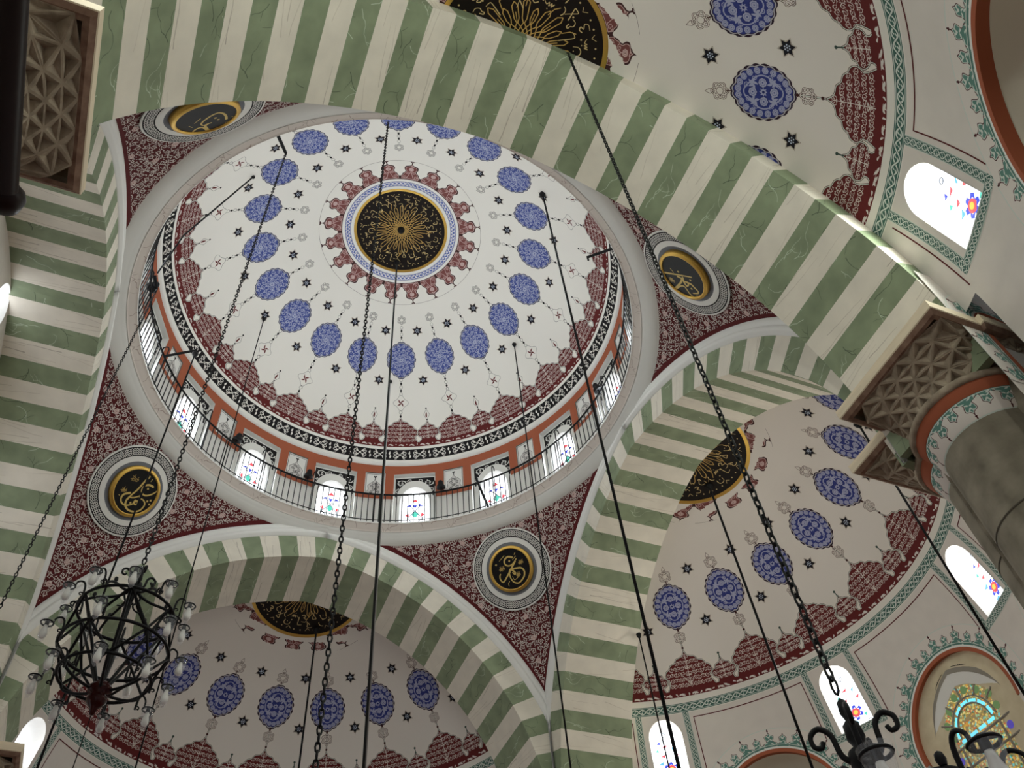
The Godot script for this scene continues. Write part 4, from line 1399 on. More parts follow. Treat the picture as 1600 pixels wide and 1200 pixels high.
	for i in 3:
		make_exedra(k, i, c, base, exs[i] * dg * SR, s0, where)
		# line round the panel between the windows
		var la := []
		var lb := []
		for n in 17:
			var p := Vector2(lerpf(wins[i] * dg * SR + 0.765, wins[i + 1] * dg * SR - 0.765, n / 16.0), s_at.call(69.2) + 0.13)
			la.append(semi_map(c, base, p.x / SR, p.y, -0.004)); lb.append(semi_map(c, base, p.x / SR, p.y + 0.022, -0.004))
		part("red_line", strip(la, lb), M.maroon, o)

func glass_semi(w: Node3D, z: float, h: float) -> void:
	var at := Transform3D(Basis.IDENTITY, Vector3(0, 0, z))
	part("window_pane", shape("semi_pane", func() -> Mesh:
		var p := []
		for q in arch_hole(0, 0, 0.36, 2.0, 10): p.append(Vector2(q.x, h - q.y) if q.y < 1.9 else Vector2(q.x, 0.0))
		return pane_mesh(p)), glow("pane_white", rgb(246, 250, 255), X.e_pane), w, at)
	var fl := Vector2(0.03, 0.36)
	var list := []
	for i in 6: list.append(["blue", [fl + Vector2.from_angle(TAU * i / 6.0) * 0.1, fl + Vector2.from_angle(TAU * (i + 0.3) / 6.0) * 0.17, fl + Vector2.from_angle(TAU * (i + 0.7) / 6.0) * 0.17, fl + Vector2.from_angle(TAU * (i + 1) / 6.0) * 0.1, fl + Vector2.from_angle(TAU * (i + 0.5) / 6.0) * 0.115]])
	list.append(["red", Array(ell(fl, 0.1, 0.1, 12))])
	list.append(["sky", [Vector2(-0.12, 0.16), Vector2(-0.02, 0.2), Vector2(0.02, 0.14), Vector2(-0.06, 0.09)]])
	list.append(["sky", [Vector2(-0.24, 0.5), Vector2(-0.12, 0.56), Vector2(-0.14, 0.46)]])
	list.append(["red", [Vector2(-0.16, 0.68), Vector2(-0.05, 0.72), Vector2(-0.07, 0.64)]])
	list.append(["red", [Vector2(0.2, 0.62), Vector2(0.26, 0.7), Vector2(0.16, 0.69)]])
	list.append(["sky", [Vector2(0.12, 0.86), Vector2(0.2, 0.92), Vector2(0.14, 0.8)]])
	list.append(["red", [Vector2(-0.1, 0.9), Vector2(0.03, 0.95), Vector2(0.0, 0.88)]])
	list.append(["blue", [Vector2(-0.2, 0.98), Vector2(-0.12, 1.04), Vector2(-0.12, 0.96)]])
	list.append(["mint", [Vector2(0.22, 0.2), Vector2(0.28, 0.28), Vector2(0.18, 0.26)]])
	list.append(["mint", [Vector2(-0.26, 0.8), Vector2(-0.2, 0.86), Vector2(-0.18, 0.78)]])
	for d in list:
		part("pane", shape("sp" + str(d[1]), func() -> Mesh: return pane_mesh(d[1])), glow("glass_" + d[0], X.glass[d[0]], X.e_col), w, at.translated(Vector3(0, 0, 0.01)))
	part("pane", shape("sp_eye", func() -> Mesh: return pane_mesh(Array(ell(fl, 0.05, 0.05, 10)))), glow("glass_gold", X.glass.gold, X.e_col), w, at.translated(Vector3(0, 0, 0.018)))
	for q in [Vector2(0, h - 0.09), Vector2(-0.27, 0.07), Vector2(0.27, 0.07)]:
		part("leading", shape("sp_ring" + str(q), func() -> Mesh:
			var mb := MB.new()
			var p := []
			for n in 12: p.append(Vector3(q.x + cos(TAU * n / 12) * 0.045, q.y + sin(TAU * n / 12) * 0.045, 0.02))
			mb.tube(p, 0.009, 0.009, 4, true)
			return mb.done()), M.lead, w, at)

func make_exedra(k: int, i: int, c: Vector3, base: float, x0: float, s0: float, where: String) -> void:
	var names := ["left", "middle", "right"]
	var o := thing("exedra", "recessed arch with a terracotta edge and teal fringe, the %s one in the %s half dome's wall" % [names[i], where], "exedra", Vector3.ZERO, "", "structure")
	var g := func(x: float, s: float, out: float) -> Vector3: return semi_map(c, base, (x0 + x) / SR, s0 + s, out)
	var ring := func(r0: float, r1: float, h0: float, h1: float, rep: float) -> ArrayMesh:
		var m := MB.new()
		var rr := []
		var uu := []
		for j in 2:
			var row := []
			var u := []
			for n in 61:
				var t := lerpf(-1.75, 1.75, n / 60.0)
				var r := r0 if j == 0 else r1
				row.append(g.call(sin(t) * r, -cos(t) * r, h0 if j == 0 else h1))
				u.append(Vector2((n / 60.0 - 0.5) * rep, 1 - j))
			rr.append(row); uu.append(u)
		m.grid(rr, uu)
		return m.done()
	part("teal_fringe", ring.call(1.395, 1.8, -0.004, -0.004, 9.0), M.fringe, o)
	part("white_line", ring.call(1.36, 1.4, -0.006, -0.006, 1.0), M.trim, o)
	part("red_edge", ring.call(1.285, 1.365, -0.012, -0.008, 1.0), M.terracotta, o)
	var flat := k == 1 and i == 1
	var dep := 0.1 if flat else 0.16
	part("red_reveal", ring.call(1.285, 1.29, -0.012, dep, 1.0), M.terracotta, o)
	if flat:
		var wall := MB.new()
		var rows := []
		var uvs := []
		for n in 25:
			var s := lerpf(-1.31, 2.5, n / 24.0)
			var row := []
			var u := []
			for j in 17:
				var x := lerpf(-1.31, 1.31, j / 16.0)
				row.append(g.call(x, s, dep)); u.append(Vector2(x, s))
			rows.append(row); uvs.append(u)
		wall.grid(rows, uvs)
		part("cream_wall", wall.done(), M.cream, o)
		big_window(c, base, x0, s0, dep)
		return
	var sh := MB.new()
	var rows := []
	var uvs := []
	for n in 13:
		var t := n / 12.0 * PI / 2
		var row := []
		var u := []
		for j in 33:
			var b := lerpf(-PI / 2, PI / 2, j / 32.0)
			row.append(g.call(sin(b) * 1.3 * cos(t), -cos(b) * 1.3 * cos(t), dep - 0.01 + sin(t) * 0.95)); u.append(Vector2(b, t))
		rows.append(row); uvs.append(u)
	sh.grid(rows, uvs)
	part("niche_vault", sh.done(), M.niche, o)
	var cyl := MB.new()
	rows = []
	uvs = []
	for n in 5:
		var row := []
		var u := []
		for j in 25:
			var t := lerpf(-PI / 2, PI / 2, j / 24.0)
			row.append(g.call(sin(t) * 1.3, n * 0.62, dep - 0.01 + cos(t) * 0.95)); u.append(Vector2(t, n))
		rows.append(row); uvs.append(u)
	cyl.grid(rows, uvs)
	part("niche_wall", cyl.done(), M.niche, o)
	# teal medallion on the little vault, with its red crest
	var np := func(x: float, y: float) -> Vector3:
		var b := atan2(x, -y)
		var r := Vector2(x, y).length()
		var t := acos(clampf(r / 1.3, 0.0, 1.0))
		return g.call(x, y, dep - 0.02 + sin(t) * 0.95)
	for z in [[0.4, 0.44, M.maroon_dots, "red_crest", 1.0], [0.0, 0.4, M.teal_oval, "teal_medallion", 0.0], [0.385, 0.41, M.trim, "white_line", 1.0]]:
		var m := MB.new()
		var rr := []
		var uu := []
		for j in 5:
			var row := []
			var u := []
			for n in 41:
				var t := TAU * n / 40
				var r: float = lerpf(z[0], z[1], j / 4.0)
				if z[3] == "red_crest" and j == 4: r += 0.05 * (1 if n % 2 else 0)
				row.append(np.call(sin(t) * r * 1.05, -0.56 - cos(t) * r)); u.append(Vector2(0.5 + sin(t) * r / 0.84, 0.5 - cos(t) * r / 0.84))
			rr.append(row); uu.append(u)
		m.grid(rr, uu)
		part(z[3], m.done(), z[2], o)

func big_window(c: Vector3, base: float, x0: float, s0: float, dep: float) -> void:
	var foot := semi_map(c, base, x0 / SR, s0 + 1.4, dep)
	var w := thing("window_29", "pointed stained glass window of gold and teal mosaic in a cream recess with a thorny border", "window", foot, "", "structure")
	w.rotation.y = -(base + x0 / SR)
	var yt := 10.39 + 0.0 - foot.y      # tip of the glass above the foot
	var out := func(hw: float, top: float, z: float, n := 14) -> Array:
		var p := []
		for q in arch_hole(0, 0, hw, 9.0, n, hw * 0.35): p.append(Vector3(q.x, top - q.y, z) if q.y < 8.9 else Vector3(q.x, 0.0, z))
		return p
	var band := func(a: Array, b: Array) -> ArrayMesh:
		var m := MB.new(false)
		for n in a.size() - 2: m.quad(a[n], a[n + 1], b[n + 1], b[n])
		m.quad(a[-1], a[0], b[0], b[-1])
		m.quad(a[-3], a[-2], b[-2], b[-3])
		return m.done()
	part("stone_moulding", band.call(out.call(1.17, yt + 0.37, 0.045), out.call(1.06, yt + 0.26, 0.075)), M.grey_stone, w)
	part("white_frame", band.call(out.call(1.06, yt + 0.26, 0.07), out.call(0.88, yt + 0.02, 0.02)), M.trim, w)
	# thorny border
	var th := MB.new(false)
	var l: Array = out.call(1.2, yt + 0.4, 0.04, 22)
	var r2: Array = out.call(1.34, yt + 0.53, 0.04, 22)
	for n in l.size() - 2:
		for s in 2:
			var a: Vector3 = l[n].lerp(l[n + 1], s * 0.5)
			var b: Vector3 = r2[n].lerp(r2[n + 1], s * 0.5)
			var d: Vector3 = (l[n + 1] - l[n]).normalized()
			th.tri(a - d * 0.02, a + d * 0.02, b)
			th.tri(a - d * 0.05, a + d * 0.05, a.lerp(b, 0.2))
	part("thorn_border", th.done(), M.iron, w)
	# glass: a mosaic ground, teal bars, roundels, stone bars
	var pm := MB.new(false)
	var pp := PackedVector2Array()
	for q in out.call(0.88, yt, 0.02): pp.append(Vector2(q.x, q.y))
	var t := Geometry2D.triangulate_polygon(pp)
	for n in range(0, t.size(), 3):
		var v := []
		for m in 3: v.append(pp[t[n + m]])
		pm.tri(Vector3(v[0].x, v[0].y, 0.03), Vector3(v[1].x, v[1].y, 0.03), Vector3(v[2].x, v[2].y, 0.03), v[0] * 0.7, v[1] * 0.7, v[2] * 0.7)
	part("mosaic_glass", pm.done(), M.mosaic, w)
	var cc := Vector2(0, yt - 0.86)
	for i in 7:
		var a := PI * (i + 0.5) / 7.0
		var d := Vector2(cos(a) * 0.46, sin(a) * 0.5)
		var tg := Vector2(-sin(a), cos(a))
		var nn := d.normalized()
		part("pane", pane_mesh([cc + d - tg * 0.085 - nn * 0.03, cc + d + tg * 0.085 - nn * 0.03, cc + d + tg * 0.085 + nn * 0.03, cc + d - tg * 0.085 + nn * 0.03]), M.glass_teal, w, Transform3D(Basis.IDENTITY, Vector3(0, 0, 0.034)))
	for i in 4:
		var x := -0.36 + i * 0.24
		part("pane", pane_mesh([cc + Vector2(x - 0.09, -0.08), cc + Vector2(x + 0.09, -0.08), cc + Vector2(x + 0.09, -0.02), cc + Vector2(x - 0.09, -0.02)]), M.glass_teal, w, Transform3D(Basis.IDENTITY, Vector3(0, 0, 0.034)))
	var bars := MB.new(false)
	for q in [[Vector2(-0.8, -0.14), Vector2(0.8, -0.14)], [Vector2(0, 0.56), Vector2(0, 0.84)], [Vector2(-0.5, 0.3), Vector2(-0.72, 0.42)], [Vector2(0.5, 0.3), Vector2(0.72, 0.42)], [Vector2(-0.3, 0.5), Vector2(-0.42, 0.66)], [Vector2(0.3, 0.5), Vector2(0.42, 0.66)], [Vector2(-0.52, -0.14), Vector2(-0.52, -1.0)], [Vector2(0.52, -0.14), Vector2(0.52, -1.0)], [Vector2(-0.8, -0.5), Vector2(0.8, -0.5)]]:
		bars.tube([Vector3(cc.x + q[0].x, cc.y + q[0].y, 0.04), Vector3(cc.x + q[1].x, cc.y + q[1].y, 0.04)], 0.022, 0.022, 6)
	for rr in [0.42, 0.54]:
		var p := []
		for i in 25: p.append(Vector3(cc.x + cos(PI * i / 24.0) * rr, cc.y + sin(PI * i / 24.0) * rr * 1.09, 0.04))
		bars.tube(p, 0.018, 0.018, 6)
	part("stone_tracery", bars.done(), M.grey_stone, w)
	for q in [Vector2(-0.63, 0.1), Vector2(0.63, 0.1), Vector2(-0.6, 0.36), Vector2(0.6, 0.36), Vector2(-0.4, 0.56), Vector2(0.4, 0.56), Vector2(-0.14, 0.7), Vector2(0.14, 0.7), Vector2(-0.68, -0.32), Vector2(0.68, -0.32), Vector2(0, -0.32)]:
		part("pane", shape("rnd", func() -> Mesh: return pane_mesh(Array(ell(Vector2.ZERO, 0.075, 0.075, 12)))), M.glass_violet if absf(q.y + 0.32) < 0.01 else M.glass_olive, w, Transform3D(Basis.IDENTITY, Vector3(cc.x + q.x, cc.y + q.y, 0.036)))

# ---------------------------------------------------------------- piers with carved capitals
func make_pier(k: int, label: String) -> void:   # built for the corner at +x, +z and mirrored
	var sx: float = [1.0, -1.0, 1.0, -1.0][k]
	var sz: float = [1.0, 1.0, -1.0, -1.0][k]
	var mp := func(p: Vector3) -> Vector3: return Vector3(p.x * sx, p.y, p.z * sz)
	var o := thing("pillar", label, "pier", Vector3.ZERO, "", "structure")
	var core := MB.new(false)
	core.box(mp.call(Vector3(6.55, 4.9, 6.55)), Vector3(1.5, 9.8, 1.5))
	part("core", core.done(), M.stone, o)
	for e in [[Vector3(6.05, 0, 6.45), 0], [Vector3(6.45, 0, 6.05), 1]]:
		var c: Vector3 = e[0]
		var first: bool = e[1] == 0
		var mk := func(prof: Array, rep: float) -> ArrayMesh:
			var mb := MB.new()
			var rows := []
			var uvs := []
			for q in prof:
				var row := []
				var u := []
				for n in 41:
					var t := TAU * n / 40.0
					row.append(mp.call(c + Vector3(sin(t) * q.x, q.y, cos(t) * q.x))); u.append(Vector2(n / 40.0 * rep, q.z))
				rows.append(row); uvs.append(u)
			mb.grid(rows, uvs)
			return mb.done()
		var shaft := part("shaft", mk.call([Vector3(0.66, 0, 0), Vector3(0.655, 8.84, 8.8), Vector3(0.6, 8.86, 8.9)], 1.0), M.stone, o)
		part("joint", mk.call([Vector3(0.66, 7.62, 0), Vector3(0.664, 7.625, 0), Vector3(0.664, 7.64, 0), Vector3(0.66, 7.645, 0)], 1.0), M.stone_dark, shaft)
		part("painted_collar", mk.call([Vector3(0.64, 8.84, 0.0), Vector3(0.67, 8.87, 0.06), Vector3(0.745, 9.16, 0.92)], 10.0), M.fringe_down, o)
		part("red_band", mk.call([Vector3(0.745, 9.155, 0), Vector3(0.755, 9.165, 0), Vector3(0.81, 9.3, 0)], 1.0), M.terracotta, o)
		var ring_top := mk.call([Vector3(0.81, 9.295, 0), Vector3(0.85, 9.3, 0), Vector3(0.87, 9.36, 0), Vector3(0.84, 9.4, 0)], 1.0) as ArrayMesh
		part("necking", ring_top, M.capital, o)
		# carved capital: from the round neck to the oblong slab, in tiers of sunk lozenges
		var r0 := Rect2(4.86, 5.66, 2.6, 1.74) if first else Rect2(5.66, 4.86, 1.74, 2.6)
		var nn := 22
		var tiers := 4
		var node := func(kk: int, j: float) -> Vector3:
			var t := TAU * (j + 0.5 * (kk % 2)) / nn
			var d := Vector2(sin(t), cos(t))
			var cc := Vector2(c.x, c.z)
			# where the ray leaves the slab
			var far := 1e9
			for ax in 2:
				if absf(d[ax]) > 1e-5:
					var lim: float = (r0.end[ax] if d[ax] > 0 else r0.position[ax]) - cc[ax]
					far = minf(far, lim / d[ax])
			var v := kk / float(tiers)
			var r := lerpf(0.82, far, pow(v, 1.25))
			return Vector3(cc.x + d.x * r, lerpf(9.36, 9.86, pow(v, 0.8)), cc.y + d.y * r)
		var cm := MB.new(false)
		for kk in tiers:
			for j in nn:
				var a: Vector3 = node.call(kk, j)
				var b: Vector3 = node.call(kk, j + 1)
				var m: Vector3 = node.call(kk + 1, j + (0.0 if kk % 2 == 0 else 1.0))
				var m2: Vector3 = node.call(kk + 1, j + (1.0 if kk % 2 == 0 else 2.0))
				for tr in [[a, b, m], [b, m2, m]]:
					var cen: Vector3 = (tr[0] + tr[1] + tr[2]) / 3.0
					var nrm: Vector3 = (tr[1] - tr[0]).cross(tr[2] - tr[0]).normalized()
					if nrm.y < 0: nrm = -nrm
					var deep: Vector3 = cen + nrm * (0.075 if tr[1] != m2 and tr[0] == a else 0.04)
					var rim := []
					for q in tr: rim.append(q.lerp(cen, 0.2))
					for q in 3:
						var q2 := (q + 1) % 3
						cm.quad(mp.call(tr[q]), mp.call(tr[q2]), mp.call(rim[q2]), mp.call(rim[q]))
						cm.tri(mp.call(rim[q]), mp.call(rim[q2]), mp.call(deep))
		part("carved_capital", cm.done(), M.capital, o)
		# slab: brown chamfer below, veined cream face above
		var x0 := r0.position.x - 0.09
		var z0 := r0.position.y - 0.09
		var x1 := r0.end.x + 0.09
		var z1 := r0.end.y + 0.07
		var loop := func(y: float, g: float) -> Array:
			return [mp.call(Vector3(x0 + g, y, z0 + g)), mp.call(Vector3(x1 - g, y, z0 + g)), mp.call(Vector3(x1 - g, y, z1 - g)), mp.call(Vector3(x0 + g, y, z1 - g)), mp.call(Vector3(x0 + g, y, z0 + g))]
		var uvl := []
		for n in 5: uvl.append(Vector2(n * 0.5, 0))
		var uvh := []
		for n in 5: uvh.append(Vector2(n * 0.5, 0.25))
		var m3 := MB.new(false)
		m3.grid([loop.call(9.855, 0.12), loop.call(9.86, 0.06), loop.call(9.91, 0.012)], [uvl, uvl, uvl])
		part("brown_chamfer", m3.done(), M.brown, o)
		var m4 := MB.new(false)
		m4.grid([loop.call(9.908, 0.012), loop.call(9.92, 0.0), loop.call(10.06, 0.0), loop.call(10.09, 0.05), loop.call(10.1, 0.6)], [uvl, uvl, uvh, uvh, uvh])
		part("cream_slab", m4.done(), M.slab, o)

func make_surroundings() -> void:
	# side arch beside the right pier of the near half dome
	var o := thing("wall_pier", "narrow white wall beside the right pier with a terracotta arch edge and teal fringe", "wall", Vector3.ZERO, "", "structure")
	var z := A + T + 0.03
	var pl := func(q: Vector2) -> Vector3: return Vector3(q.x, -q.y, z)
	var uvz := func(q: Vector2) -> Vector2: return q * 0.5
	var hole := arch_hole(6.15, -10.42, 0.36, -7.5, 12, 0.05)
	var mb := MB.new()
	patch(mb, pl, 5.3, 7.7, 12, -11.2, -7.0, 16, [hole], uvz)
	part("white_field", mb.done(), M.plaster_s, o)
	var la := []
	var lb := []
	var lc := []
	var ld := []
	for n in 21:
		var t := lerpf(-1.9, 1.9, n / 20.0)
		var yy := 10.06 + cos(minf(absf(t), PI / 2)) * 0.36 - maxf(0.0, absf(t) - PI / 2) * 4.0
		var e := Vector2(6.15 + sin(clampf(t, -PI / 2, PI / 2)) * 0.36, yy)
		var d := Vector2(sin(clampf(t, -PI / 2, PI / 2)), maxf(0.0, cos(t)))
		la.append(Vector3(e.x, e.y, z + 0.01)); lb.append(Vector3(e.x + d.x * 0.09, e.y + d.y * 0.09, z + 0.01))
		lc.append(Vector3(e.x + d.x * 0.11, e.y + d.y * 0.11, z + 0.006)); ld.append(Vector3(e.x + d.x * 0.5, e.y + d.y * 0.5, z + 0.006))
	part("red_edge", strip(la, lb), M.terracotta, o)
	part("teal_fringe", strip(lc, ld, 1.4), M.fringe, o)
	var rv := MB.new(false)
	for n in hole.size():
		var a := hole[n]
		var b := hole[(n + 1) % hole.size()]
		rv.quad(Vector3(a.x, -a.y, z), Vector3(b.x, -b.y, z), Vector3(b.x, -b.y, z - 0.06), Vector3(a.x, -a.y, z - 0.06))
	rv.quad(Vector3(5.5, 11, z - 0.05), Vector3(7, 11, z - 0.05), Vector3(7, 7, z - 0.05), Vector3(5.5, 7, z - 0.05))
	part("recess", rv.done(), M.plaster_s, o)
	# wall that fills the left arch
	var tw := thing("wall_left", "pale wall closing the left arch, pierced by windows", "wall", Vector3.ZERO, "", "structure")
	var xl := -A - 1.6
	var lf := func(q: Vector2) -> Vector3: return Vector3(xl, -q.y, -q.x)
	var holes := [arch_hole(0.15, -15.5, 0.42, -14.2, 10), arch_hole(-2.4, -13.6, 0.5, -11.6, 10), arch_hole(0.15, -13.6, 0.5, -11.6, 10), arch_hole(2.7, -13.6, 0.5, -11.6, 10)]
	var tm := MB.new()
	patch(tm, lf, -6.4, 6.4, 40, -16.4, 0.0, 50, holes, uvz)
	part("wall_field", tm.done(), M.plaster_s, tw)
	var lab := ["small bright window high under the crown of the left arch", "right window of three in the wall below the left arch", "middle window of three in the wall below the left arch", "left window of three in the wall below the left arch"]
	for i in 4:
		var h: PackedVector2Array = holes[i]
		var cx := (h[0].x + h[h.size() - 1].x) / 2
		var cx2 := 0.0
		var w := thing("window_%d" % (30 + i), lab[i], "window", lf.call(Vector2((h[h.size() - 1].x + h[h.size() - 2].x) / 2, h[h.size() - 1].y)), "windows of the left wall", "structure")
		w.rotation.y = PI / 2
		var inv := w.transform.affine_inverse()
		var jm := MB.new(false)
		var pp := []
		for n in h.size():
			var a: Vector3 = inv * lf.call(h[n])
			var b: Vector3 = inv * lf.call(h[(n + 1) % h.size()])
			jm.quad(a, b, Vector3(b.x * 0.86, b.y, -0.14), Vector3(a.x * 0.86, a.y, -0.14))
			pp.append(Vector2(a.x * 0.84, a.y))
		part("window_jamb", jm.done(), M.trim, w)
		part("window_pane", pane_mesh(pp), glow("pane_white", rgb(246, 250, 255), X.e_pane), w, Transform3D(Basis.IDENTITY, Vector3(0, 0, -0.14)))
		if i > 0: sky_light(w, Vector3(0, 0.8, 0.02), Vector3(0, 0.0, 1), 0.25, X.e_left, X.c_left)
		else: sky_light(w, Vector3(0, 0.6, -0.02), Vector3(0, 0.1, 1), 0.12, X.e_left * 0.06, X.c_left)
	# floor and the outer shell
	var fl := MB.new(false)
	fl.box(Vector3(1, -0.15, 0), Vector3(26, 0.3, 27))
	tag(part("floor", fl.done(), M.carpet, self), "wide carpeted floor of the prayer hall", "floor", "", "structure")
	var roof := MB.new(false)
	roof.box(Vector3(1, 23.4, 0), Vector3(26, 0.3, 27))
	tag(part("roof", roof.done(), M.plaster, self), "flat outer roof that closes the hall above the domes", "roof", "", "structure")
	for d in [["wall_outer_left", Vector3(-11.9, 11.6, 0), Vector3(0.3, 23.4, 27)], ["wall_outer_right", Vector3(13.9, 11.6, 0), Vector3(0.3, 23.4, 27)], ["wall_outer_far", Vector3(1, 11.6, -13.4), Vector3(26, 23.4, 0.3)], ["wall_outer_near", Vector3(1, 11.6, 13.4), Vector3(26, 23.4, 0.3)]]:
		var m := MB.new(false)
		m.box(d[1], d[2])
		tag(part(d[0], m.done(), M.plaster, self), "outer masonry wall behind the half domes, " + d[0].replace("wall_outer_", "") + " side", "wall", "", "structure")
	# tall windows low in the apses and the left wall: daylight from the hall
	var n := 34
	var side := ["far", "right", "near"]
	for k in 3:
		var base: float = deg_to_rad([0.0, 90.0, 180.0][k])
		for a in [-42.0, 0.0, 42.0]:
			var az := base + deg_to_rad(a)
			var c := Vector3(sin(base), 0, -cos(base)) * (A + 0.13)
			hall_window(n, c + Vector3(sin(az), 0, -cos(az)) * (SR - 0.06) + Vector3(0, 2.2, 0), -az, "tall plain hall window low in the %s apse, at %d degrees" % [side[k], a], k)
			n += 1
	for zz in [-3.4, 0.0, 3.4]:
		hall_window(n, Vector3(xl + 0.06, 2.2, zz), PI / 2, "tall plain hall window low in the left wall, %s" % ["far one", "middle one", "near one"][n - 43], 3)
		n += 1

func hall_window(n: int, at: Vector3, turn: float, label: String, k: int) -> void:
	var w := thing("window_%d" % n, label, "window", at, "hall windows below the view", "structure")
	w.rotation.y = turn
	var mb := MB.new(false)
	for b in [[Vector3(-0.72, 1.5, 0), Vector3(0.1, 3.1, 0.1)], [Vector3(0.72, 1.5, 0), Vector3(0.1, 3.1, 0.1)], [Vector3(0, 3.02, 0), Vector3(1.5, 0.1, 0.1)], [Vector3(0, -0.02, 0), Vector3(1.5, 0.1, 0.1)]]: mb.box(b[0], b[1])
	part("window_frame", mb.done(), M.trim, w)
	part("window_pane", shape("hall_pane", func() -> Mesh: return pane_mesh([Vector2(-0.68, 0), Vector2(0.68, 0), Vector2(0.68, 3), Vector2(-0.68, 3)])), glow("hall_glass", rgb(240, 246, 255), 1.0), w)
	var l := AreaLight3D.new()
	l.name = "window_daylight"
	l.area_size = Vector2(1.3, 2.9)
	l.light_color = X.c_hall[k]
	l.light_energy = X.e_hall[k]
	l.area_range = 60
	l.area_attenuation = 2
	l.shadow_enabled = true
	w.add_child(l, true)
	l.position = Vector3(0, 1.5, 0.06)
	l.basis = Basis(Vector3.UP, PI)

# ---------------------------------------------------------------- chandeliers, chains
func chain_mesh(len: float, r: float) -> ArrayMesh:   # links hang from y = 0 down
	var mb := MB.new()
	var ll := r * 5.0
	var n := int(len / (ll * 0.74))
	for i in n:
		var p := []
		for k in 8:
			var t := TAU * k / 8.0
			var w := Vector3(cos(t) * r, 0, 0) if i % 2 == 0 else Vector3(0, 0, cos(t) * r)
			p.append(w + Vector3(0, -len * (i + 0.5) / n + sin(t) * ll * 0.5, 0))
		mb.tube(p, r * 0.42, r * 0.42, 4, true)
	return mb.done()

func hang(called: String, label: String, top: Vector3, y1: float, r: float, linked: bool, mat: Material) -> void:
	var o := thing(called, label, "chain" if linked else "cable", top, "chains and cables from the vaults")
	if linked:
		part("links", chain_mesh(top.y - y1, r), mat, o)
	else:
		var mb := MB.new()
		mb.tube([Vector3.ZERO, Vector3(0, y1 - top.y, 0)], r, r, 6)
		part("strand", mb.done(), mat, o)
		var hk := MB.new()
		hk.lathe([Vector2(0.0, 0.0), Vector2(r * 4, 0.0), Vector2(r * 3.4, -0.05), Vector2(r * 1.2, -0.12)], Vector3.ZERO, 10)
		part("ceiling_hook", hk.done(), M.iron, o)

func scroll_pts(n: int, r: float, turns: float) -> Array:   # a volute in the x-y plane that starts at the origin going up and curls outwards
	var p := []
	for i in n:
		var t := i / float(n - 1)
		var rr := r * (1.0 - 0.75 * t)
		var a := PI - t * TAU * turns
		p.append(Vector3(r + cos(a) * rr, sin(a) * rr, 0))
	return p

